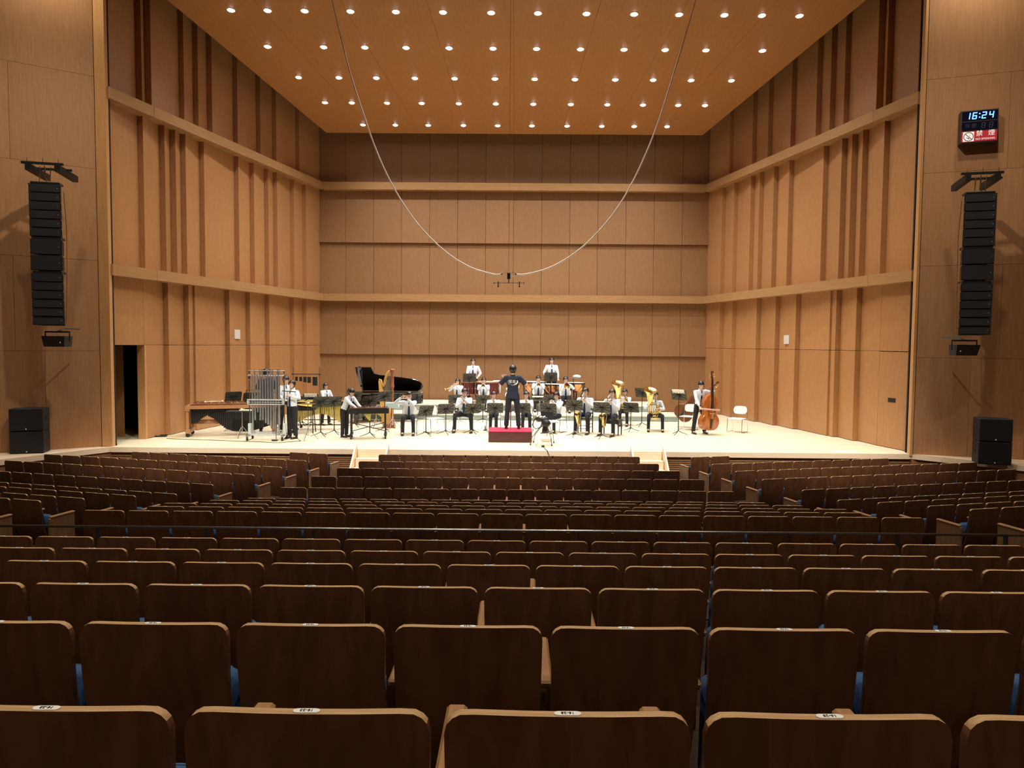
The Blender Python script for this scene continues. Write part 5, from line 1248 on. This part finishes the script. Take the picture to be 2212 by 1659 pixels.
# ---------------------------------------------------------------- double basses
def dbass(name, lab, loc, S, rz, ltx=0, lty=0):
    t = thing(name, lab, 'double bass', loc, 0, 'double basses at the right of the stage', S)
    t.rotation_euler = (R(lty), R(ltx), R(rz)); VM = BASSW if ltx < 10 else mat('brown_varnish', (.20, .07, .022), .3, kind='wood', col2=(.12, .04, .012), scale=(3, 3, .6), nscale=3)
    half = [(0, .0), (.16, .01), (.27, .07), (.335, .19), (.33, .33), (.27, .43), (.215, .50), (.205, .58), (.235, .68), (.262, .80), (.24, .92), (.16, 1.02), (.07, 1.09), (.035, 1.12), (0, 1.13)]
    out = half+[(-x, z) for x, z in half[-2:0:-1]]; n = len(out)
    vs = []; fs = []
    L_ = [(.0, -.10, .86), (.0, -.115, .0)]
    def ring(y, k): return [(x*k, y, .56+(z-.56)*(1-(1-k)*.6)) for x, z in out]
    rs = [ring(.115, .55), ring(.10, .9), ring(.085, 1), ring(-.085, 1), ring(-.10, .9), ring(-.125, .55)]
    b = MB(); V_ = [p for r in rs for p in r]
    for i in range(5): fs += [(i*n+j, i*n+(j+1) % n, i*n+n+(j+1) % n, i*n+n+j) for j in range(n)]
    fs += [tuple(range(n-1, -1, -1)), tuple(5*n+j for j in range(n))]
    b.add([(x, y, z+.14) for x, y, z in V_], fs); x = b.build('body', VM, t); shade(x.data, 45)
    BW_ = mat('ebony', (.012, .01, .009), .3, kind='plain')
    MB().hexa([(-.045, -.16, .78), (.045, -.16, .78), (.04, -.12, .78), (-.04, -.12, .78), (-.024, -.10, 1.70), (.024, -.10, 1.70), (.022, -.07, 1.70), (-.022, -.07, 1.70)]).build('fingerboard', BW_, t)
    MB().tube([(0, -.04, 1.22), (0, -.06, 1.5), (0, -.07, 1.72)], [(.03, .035), (.024, .025), (.026, .026)], 8).build('neck', BASSW, t)
    MB().tube([(0, -.08, 1.70), (0, -.05, 1.80), (0, -.02, 1.90)], [(.03, .03), (.028, .03), (.02, .022)], 8).ell((0, -.05, 1.93), (.045, .05, .05), 10, 6).build('scroll', mat('dark_red_varnish', (.09, .015, .01), .25, kind='plain'), t)
    for i, (sx, z) in enumerate(((-1, 1.76), (1, 1.79), (-1, 1.83), (1, 1.86))): MB().tube([(0, -.05, z), (sx*.09, -.05, z)], .006, 6).ell((sx*.095, -.05, z), (.012, .02, .026), 8, 4).build('tuning_peg', BRASSF, t)
    MB().bbox(-.075, .075, -.19, -.115, .655, .675, .004).build('bridge', HARPY, t)
    MB().hexa([(-.02, -.14, .2), (.02, -.14, .2), (.02, -.125, .2), (-.02, -.125, .2), (-.04, -.17, .5), (.04, -.17, .5), (.04, -.155, .5), (-.04, -.155, .5)]).build('tailpiece', BW_, t)
    b = MB()
    for i in range(4): x_ = -.021+.014*i; b.tube([(x_*1.3, -.165, .5), (x_*1.6, -.192, .67), (x_*.8, -.11, 1.70)], .0025, 4)
    b.build('strings', STEEL, t)
    for sx in (-1, 1): MB().tube([(sx*.12, -.128, .56), (sx*.105, -.13, .64), (sx*.12, -.129, .72), (sx*.105, -.124, .80)], [.011, .006, .006, .011], 6).build('sound_hole', BW_, t)
    MB().tube([(0, 0, .15), (0, 0, 0)], .008, 6).build('end_pin', STEEL, t); return t
f = atZ(1527, 938, 0); c = atY(1531, 803, f.y)
bs = dbass('double_bass', 'upright orange-brown double bass played by the standing boy', (f.x, f.y-.12, 0), c.z/1.93, 24, 2, 0)
t = thing('bow', 'pale bass bow held across the strings', 'bow', e1_.location, 0)
w0 = local(e1_) @ V(e1_['rw']); w1 = w0+V((.56, -.12, -.08)); o_ = e1_.location
MB().tube([w0-o_+V((.0, -.1, -.05)), w1-o_+V((0, -.14, 0))], .009, 6).build('stick', mat('bow_wood', (.7, .5, .4), .5, kind='plain'), t); MB().tube([w0-o_+V((.02, -.1, -.075)), w1-o_+V((0, -.14, -.03))], .005, 5).build('hair_ribbon', PAPER, t)
f = atZ(1476, 928, 0)
dbass('double_bass', 'double bass leaning on its side behind the stand at right', (f.x-.12, f.y+.75, .22), .97, -14, 46, 0)

# ---------------------------------------------------------------- laptop table in front
f = atZ(1176, 940, 0)
t = thing('folding_table', 'small white tilting table on grey tube legs right of the podium', 'table', (atY(1178, 930, 20.25).x, 20.25, 0), R(-12))
HT_ = .62
MB().bbox(-.22, .30, -.22, .22, HT_, HT_+.03, .01).build('tabletop', WHITE, t)
for (x, y, xx, yy) in ((-.18, -.16, -.34, -.36), (.14, -.16, .24, -.36), (-.18, .16, -.36, .2), (.14, .16, .2, .24)):
    MB().tube([(x*.4, y*.5, HT_), (x*.6, y*.8, HT_-.12), (xx*.9, yy*.95, .22), (xx, yy, .03)], .014, 8).build('leg', STEEL, t); MB().ell((xx, yy, .025), (.022, .022, .025), 8, 5).build('foot', RUB, t)
MB().bbox(-.06, .08, -.12, .1, .34, HT_, .02).build('pedestal', BLKM, t)
tf = t.location
t = thing('laptop', 'open dark laptop on the small white table', 'laptop', (tf.x+.02, tf.y, HT_+.03), R(-8))
MB().bbox(-.17, .17, -.02, .2, 0, .015, .004).build('keyboard_base', STEEL, t); MB().bbox(-.17, .17, .19, .2, .0, .23, .004, tr(0, .02, 0)).build('screen', BLKM, t)
t = thing('camera_bag', 'striped black and white bag slung over the small table', 'bag', (tf.x-.1, tf.y-.2, HT_+.03), R(-12))
x = MB().ell((0, 0, .06), (.2, .1, .075), 12, 6).ell((.12, -.08, -.04), (.13, .05, .1), 10, 6).build('bag_body', BLKM, t); shade(x.data, True)
for i in range(3): MB().bbox(-.16+.1*i, -.11+.1*i, -.09, .08, .10, .135, .01, rot('Y', 8-6*i)).build('stripe', WHITE, t)
MB().tube([(-.2, 0, .05), (-.25, -.1, -.1), (-.15, -.15, -.2), (.05, -.14, -.12)], .012, 6).build('strap', BLKM, t)
tag(MB().bbox(-.14, .14, -.26, .26, 0, .012, .003).build('floor_board', mat('brown_board', (.42, .33, .2), .6, kind='wood', scale=(6, 1, 1)), loc=atZ(1180, 952, 0)), 'small brown board lying on the floor under the white table', 'board')
f = atZ(1173, 966, 0); tag(MB().bbox(-.04, .04, -.03, .03, 0, .05, .008).build('power_plug', RUB, loc=f), 'small black adaptor on the floor near the stage edge', 'adaptor')
def cable(pts, lab, M, r=.007, name='floor_cable', z=.008):
    P = [atZ(x, y, 0)+V((0, 0, z)) for x, y in pts]
    tag(MB().tube(P, r, 6).build(name, M, smooth=True), lab, 'cable')
cable([(1172, 966), (1160, 968), (1157, 964), (1163, 955), (1157, 942), (1156, 925)], 'thin pale cable looping down beside the laptop table', mat('pale_cable', (.4, .4, .38), .5, kind='plain'), .006)
P = [atZ(1174, 966, 0)+V((0, 0, .01)), atZ(1178, 971, 0)+V((0, 0, .01)), V((atZ(1180, 973, 0).x+.02, YS-.06, .012)), V((atZ(1180, 973, 0).x+.1, YS-.08, -.2)), V((atZ(1180, 973, 0).x+.12, YS-.09, -.7))]
tag(MB().tube(P, .009, 6).build('stage_cable', RUB), 'black cable dropping over the stage edge', 'cable')
cable([(360, 948), (420, 950), (500, 953), (560, 955), (600, 957), (650, 953), (637, 945)], 'long thin dark cable lying along the left stage floor', RUB, .007)
P = atZ(337, 943, 0); b = MB()
for i in range(3): b.tube([(.28*math.cos(2*PI*j/20)*(1+.08*i), .12*math.sin(2*PI*j/20)*(1+.1*i), .012+.012*i) for j in range(21)], .01, 6)
tag(b.build('coiled_cable', RUB, loc=P), 'coiled black cable on the floor by the left doorway', 'cable')
# mutes on the floor
for i, (x, y, lab) in enumerate(((978, 932, 'left of the boy in glasses'), (1048, 930, 'right of the boy in glasses'), (1172, 936, 'near the laptop table'))):
    P = atZ(x, y, 0); tag(MB().lathe([(.075, 0), (.07, .01), (.02, .03), (.014, .12), (.008, .16)], 14).build('brass_mute', BLKM, loc=P), 'small dark cone shaped instrument peg on the floor ' + lab, 'instrument peg', 'instrument pegs on the floor')

# ---------------------------------------------------------------- hanging microphone rig
MY = 19.9
def mp(x, y, dy=0): p = atY(x, y, MY+dy); return p
t0_ = mp(1099, 596); t = thing('microphone_rig', 'small black microphone bar hanging on white cables above the conductor', 'microphone', t0_)
L_ = lambda x, y, dy=0: mp(x, y, dy)-t0_
q = MB(); q.lathe([(.045, -.085), (.045, .07), (.03, .09)], 14, Matrix.Translation(L_(1099, 596))); q.build('motor_body', BLKM, t)
MB().tube([L_(1067, 611), L_(1132, 611)], .008, 6).tube([L_(1067, 609), L_(1067, 614)], .007, 6).tube([L_(1132, 609), L_(1132, 614)], .007, 6).tube([L_(1099, 602), L_(1099, 611)], .012, 6).build('cross_bar', BLKM, t)
MB().tube([L_(1087, 589), L_(1113, 589)], .005, 6).build('spreader', BLKM, t)
for x in (1076, 1122): MB().tube([L_(x, 608), L_(x, 617)], .012, 8).ell(L_(x, 619), (.02, .02, .024), 8, 5).build('microphone', BLKM, t)
for sg in (-1, 1):
    X = lambda d_: 1099+sg*d_
    MB().tube([L_(X(13), 587), L_(X(18), 592), L_(X(11), 596), L_(X(6), 603)], .009, 6).build('pigtail', mat('cream_cable', (.75, .68, .58), .6, kind='plain'), t)
    MB().tube([L_(X(14), 609), L_(X(16), 612), L_(X(21), 617)], .008, 6).build('pigtail', mat('cream_cable', (.75, .68, .58), .6, kind='plain'), t)
    MB().ell(L_(X(16), 592), (.035, .02, .022), 8, 5).build('clamp', BLKM, t)
MB().tube([L_(1099, 588), L_(1097, 580), L_(1099, 575), L_(1101, 580), L_(1099, 588)], .004, 5).build('hook', BRASSF, t)
WC = mat('white_cable', (.85, .78, .70), .5, kind='plain')
for lab, pts in (('left', [(1083, 592), (1070, 593), (1045, 587), (1020, 579), (985, 560), (950, 533), (905, 487), (868, 435), (835, 375), (808, 312), (783, 240), (757, 160), (735, 75), (717, 0), (708, -45)]),
                 ('right', [(1115, 592), (1130, 593), (1160, 587), (1190, 577), (1225, 558), (1262, 530), (1300, 492), (1335, 447), (1368, 390), (1398, 325), (1425, 255), (1452, 170), (1478, 85), (1503, 0), (1514, -45)])):
    P = [mp(x, y) for x, y in pts]
    cu = []
    for i in range(len(P)-1):
        p0, p1, p2, p3 = P[max(i-1, 0)], P[i], P[i+1], P[min(i+2, len(P)-1)]
        for k in range(5):
            u = k/5; cu.append(.5*((2*p1)+(p2-p0)*u+(2*p0-5*p1+4*p2-p3)*u*u+(3*p1-p0-3*p2+p3)*u**3))
    cu.append(P[-1]); tag(MB().tube(cu, .019, 8).build('hanging_cable', WC, smooth=True), 'long white cable sweeping up %s from the microphone rig' % lab, 'cable')
tp = mp(1101, 20); tp = V((mp(1099, 575).x, MY, cz_(MY)))
tag(MB().tube([mp(1099, 575), tp], .0045, 6).build('suspension_wire', mat('wire_brown', (.25, .13, .07), .5, kind='plain')), 'thin vertical wire from the stage ceiling down to the microphone rig', 'wire')

# ---------------------------------------------------------------- loudspeakers
def frame_at(px, py, Y, normal):
    p = atY(px, py, Y); return p
def line_array(s):
    pxt, pxb = (96, 99) if s < 0 else (2119, 2107)
    yt, yb_ = (397, 703) if s < 0 else (418, 724)
    Y = 17.25 if s < 0 else 17.25
    top_, bot = atY(pxt, yt, Y), atY(pxb, yb_, Y); H = top_.z-bot.z
    side = 'left' if s < 0 else 'right'
    t = thing('line_array_speaker', 'tall curved column of black loudspeaker modules hanging on the %s wall' % side, 'loudspeaker', (top_.x, Y, top_.z), R(-14*s) if s > 0 else R(14))
    hs = [.235]*6+[.43]*2+[.235]*6; k = H/(sum(hs)+.06*2); z = 0; y = 0; an_ = 1.0
    for i, h in enumerate(hs):
        h *= k; w_ = .33; dp = .42 if h > .3 else .34
        tilt = 2+max(0, i-7)*1.4
        M = tr(0, y, -z) @ rot('X', -tilt*.6) 
        b = MB(); hh = h*.965
        b.hexa([(-w_, 0, -hh), (w_, 0, -hh), (w_*.72, dp, -hh*.9), (-w_*.72, dp, -hh*.9), (-w_, 0, 0), (w_, 0, 0), (w_*.72, dp, -hh*.1), (-w_*.72, dp, -hh*.1)])
        b.v = [tuple(M @ V(p)) for p in b.v]; c = b.build('speaker_module', BLK, t)
        g = MB(); 
        g.box(-w_*.95, w_*.95, -.012, 0, -hh+.012, -.012, M); g.build('grille', BLKG, c)
        g = MB()
        for sx in (-1, 1): g.box(sx*w_*.99-.012, sx*w_*.99+.012, -.008, .02, -.03, .0, M).tube([M @ V((sx*w_*.97, -.01, -.012)), M @ V((sx*w_*.97, -.03, -.012))], .008, 6)
        g.mat(1).ell((w_*.8, -.014, -hh*.5), (.008, .004, .008), 6, 4, M); g.build('rigging_pin', [BRASSF, PLATE], c)
        z += h*math.cos(R(tilt)) ; y += h*math.sin(R(tilt))*.35
        if i in (5, 7):
            MB().box(-.3, .3, y-.0, y+.3, -z-.06*k, -z).build('spacer_bar', BLK, t); z += .06*k
    MB().box(-.2, .2, .12, .28, -H*.97, -.05).build('spine', BLK, t)
    b = MB()
    b.box(-.44, .42, -.1, -.04, .42, .47).box(-.3, .5, .22, .28, .36, .41); b.build('rigging_frame', BLKM, t)
    for x in (-.3, .3): MB().hexa([(x-.06, -.1, .28), (x+.06, -.1, .28), (x+.1-s*.1, .7, .2), (x-.02-s*.1, .7, .2), (x-.06, -.1, .42), (x+.06, -.1, .42), (x+.1-s*.1, .7, .34), (x-.02-s*.1, .7, .34)]).build('support_arm', BLKM, t)
    for x in (-.32, .0, .32): MB().tube([(x, -.07, .45), (x, -.07, .56)], .008, 6).build('bolt', CHROME, t)
    MB().tube([(0, .05, .42), (0, .05, .18), (.05, .1, .0)], .015, 6).tube([(-.1, .05, .4), (-.12, .05, .02)], .01, 6).tube([(.12, .05, .4), (.1, .05, .02)], .01, 6).build('chain', BRASSF, t)
    MB().bbox(-.3, .3, 0, .3, 0, .05, .01).build('top_bracket', BLKM, t)
    MB().tube([(-s*.3, .3, -.1), (-s*.33, .35, -H*.3), (-s*.32, .35, -H*.6), (-s*.3, .3, -H*.98)], .01, 6).build('signal_cable', BRASSF, t)
    # small speaker below
    px, py = (121, 737) if s < 0 else (2086, 756)
    p = atY(px, py, 17.5); t = thing('small_speaker', 'small black loudspeaker on a bracket below the %s hanging column' % side, 'loudspeaker', p, R(10*s))
    b = MB(); b.hexa([(-.29, -.05, -.13), (.26, -.05, -.13), (.2, .25, -.13), (-.22, .25, -.13), (-.31, -.1, .12), (.31, -.1, .12), (.24, .25, .12), (-.24, .25, .12)]); b.build('cabinet', BLK, t)
    g = MB().hexa([(-.27, -.062, -.115), (.24, -.062, -.115), (.24, -.05, -.115), (-.27, -.05, -.115), (-.29, -.112, .105), (.29, -.112, .105), (.29, -.1, .105), (-.29, -.1, .105)]); g.build('grille', BLKG, t)
    MB().ell((-s*.22 if s > 0 else .2, -.1, -.03), (.018, .006, .018), 8, 4).build('badge', PLATE, t)
    MB().tube([(-.33, .05, 0), (-.33, .05, .22), (.33, .05, .22), (.33, .05, 0)], .02, 6).tube([(0, .05, .22), (0, .25, .3), (0, .75, .3)], .02, 6).build('yoke', BLKM, t)
    # subwoofers
    x0, x1, ytp, ybt = (25, 90, 880, 977) if s < 0 else (2117, 2181, 902, 1001)
    f = atZ((x0+x1)/2, ybt, 0)
    fy_ = f.y-.24; a, c = atY(x0, ybt, fy_), atY(x1, ybt, fy_); h = (atY((x0+x1)/2, ytp+3, fy_).z)/2; w_ = (c.x-a.x)
    for i in range(2):
        t = thing('subwoofer', '%s black subwoofer box on the %s side ledge' % (('lower', 'upper')[i], side), 'loudspeaker', ((a.x+c.x)/2, fy_, h*i), R(-16*s), 'stacked subwoofers by the stage')
        MB().bbox(-w_/2, w_/2, 0.012, .5, 0.003, h-.003, .012).build('cabinet', BLK, t); MB().box(-w_/2+.015, w_/2-.015, 0, .014, .02, h-.02).build('grille', BLKG, t)
        MB().ell((0, -.002, .05), (.016, .005, .016), 8, 4).build('badge', PLATE, t); MB().box(-s*w_/2-.004, -s*w_/2+.004, .22, .3, h*.45, h*.62).build('side_handle', DARKGAP, t)
line_array(-1); line_array(1)

# ---------------------------------------------------------------- clock sign on the right wall
P0w, dw, nw, _ = WGR
ang = math.atan2(dw.y, dw.x)    # along the wall, towards the audience
def onwall(px, py, off):
    d = ray(px, py); t_ = ((P0w+nw*off)-CAM).dot(nw)/d.dot(nw); return CAM+d*t_
yaw_c = math.atan2(nw.y, nw.x)+PI/2
a, c = onwall(2076, 240, .28), onwall(2155, 305, .28); cw = (V((c.x, c.y, 0))-V((a.x, a.y, 0))).length; ch = a.z-c.z
t = thing('clock_sign', 'dark box with blue digital time 16:24 above a red no smoking sign', 'clock sign', ((a.x+c.x)/2, (a.y+c.y)/2, (a.z+c.z)/2), yaw_c)
cw, ch = cw/2, ch/2
CB = mat('clock_case', (.05, .03, .022), .6, kind='plain')
MB().bbox(-cw, cw, 0, .27, -ch, ch, .01).build('case', CB, t)
MB().box(-cw*.93, cw*.95, -.006, .0, ch*.36, ch*.92).build('time_display', mat('display_dark', (.006, .008, .03), .15, kind='plain'), t)
MB().box(-cw*.93, cw*.95, -.006, .0, -ch*.22, ch*.28).build('interval_display', mat('display_dark', (.006, .008, .03), .15, kind='plain'), t)
LED = mat('led_blue', (.2, .4, 1), .4, kind='plain', emit=(.08, .32, 1), estr=4.5)
SEG = {'1': 'bc', '6': 'acdefg', '2': 'abged', '4': 'fgbc'}
def digit(ch_, cx_, cz0, w_, h_, M, par, nm='digit'):
    b = MB(); t_ = w_*.2; sl = .12
    def sg(x0, z0, x1, z1): b.add([(cx_+x0+(z0)*sl, -.012, cz0+z0), (cx_+x1+(z0)*sl, -.012, cz0+z0), (cx_+x1+z1*sl, -.012, cz0+z1), (cx_+x0+z1*sl, -.012, cz0+z1)]+[(cx_+x0+(z0)*sl, -.006, cz0+z0), (cx_+x1+(z0)*sl, -.006, cz0+z0), (cx_+x1+z1*sl, -.006, cz0+z1), (cx_+x0+z1*sl, -.006, cz0+z1)], [(0, 1, 2, 3), (7, 6, 5, 4), (0, 4, 5, 1), (1, 5, 6, 2), (2, 6, 7, 3), (3, 7, 4, 0)])
    W_, H_ = w_/2, h_/2; g = .004
    S_ = {'a': (-W_+g, H_-t_, W_-g, H_), 'd': (-W_+g, -H_, W_-g, -H_+t_), 'g': (-W_+g, -t_/2, W_-g, t_/2), 'b': (W_-t_, g, W_, H_-g), 'c': (W_-t_, -H_+g, W_, -g), 'f': (-W_, g, -W_+t_, H_-g), 'e': (-W_, -H_+g, -W_+t_, -g)}
    for k in SEG.get(ch_, 'abcdefg'): sg(*S_[k])
    return b.build(nm, M, par)
dw_, dh_ = cw*.24, ch*.40; zc_ = ch*.64
for c_, x in zip('1624', (-.62, -.26, .24, .62)): digit(c_, cw*x, zc_, dw_, dh_, LED, t)
MB().box(-.012, .012, -.012, -.006, zc_+.03, zc_+.055).box(-.012, .012, -.012, -.006, zc_-.055, zc_-.03).build('colon', LED, t)
DIM = mat('display_dim', (.05, .055, .07), .4, kind='plain')
for x in (.22, .62): digit('8', cw*x, ch*.03, dw_*.85, dh_*.85, DIM, t, 'unlit_digit')
me = text_mesh('休 憩', ch*.28, 'unlit_word', DIM, .001); me.transform(tr(-cw*.45, -.008, ch*.03) @ rot('X', 90)); obj('unlit_word', me, t)
SR = mat('sign_red', (.42, .02, .035), .5, kind='plain', emit=(.42, .02, .035), estr=.35); SW = mat('sign_white', (.85, .83, .83), .5, kind='plain', emit=(.9, .85, .85), estr=.5)
sg_ = MB().box(-cw*.93, cw*.95, -.01, 0, -ch*.92, -ch*.30).build('no_smoking_panel', SR, t)
MB().box(-cw*.85, -cw*.26, -.014, -.009, -ch*.90, -ch*.32).build('pictogram_field', SW, sg_)
cxp, czp, rr = -cw*.555, -ch*.61, ch*.255
SN = mat('sign_navy', (.03, .02, .06), .5, kind='plain')
b = MB(); b.tube([(cxp+rr*math.cos(2*PI*i/24), -.016, czp+rr*math.sin(2*PI*i/24)) for i in range(25)], [(.008, .002)]*25, 4, cap=False)
b.bar((cxp-rr*.7, -.017, czp+rr*.7), (cxp+rr*.7, -.017, czp-rr*.7), .003, .014, up=(0, 0, 1)).bar((cxp-rr*.45, -.016, czp-rr*.2), (cxp+.01, -.016, czp-rr*.45), .003, .012).ell((cxp+.005, -.016, czp-rr*.45), (.014, .003, .016), 6, 4)
b.tube([(cxp+.02, -.016, czp+rr*.1), (cxp+.035, -.016, czp+rr*.3), (cxp+.02, -.016, czp+rr*.5)], .003, 4); b.build('no_smoking_symbol', SN, sg_)
for s_, sz, x, z in (('禁', .36, .02, -.47), ('煙', .36, .66, -.47), ('NO SMOKING', .155, .34, -.79)):
    me = text_mesh(s_, ch*sz*1.05, 'lettering', SW, .001); me.transform(tr(cw*x, -.013, ch*z) @ rot('X', 90)); obj('lettering', me, sg_)
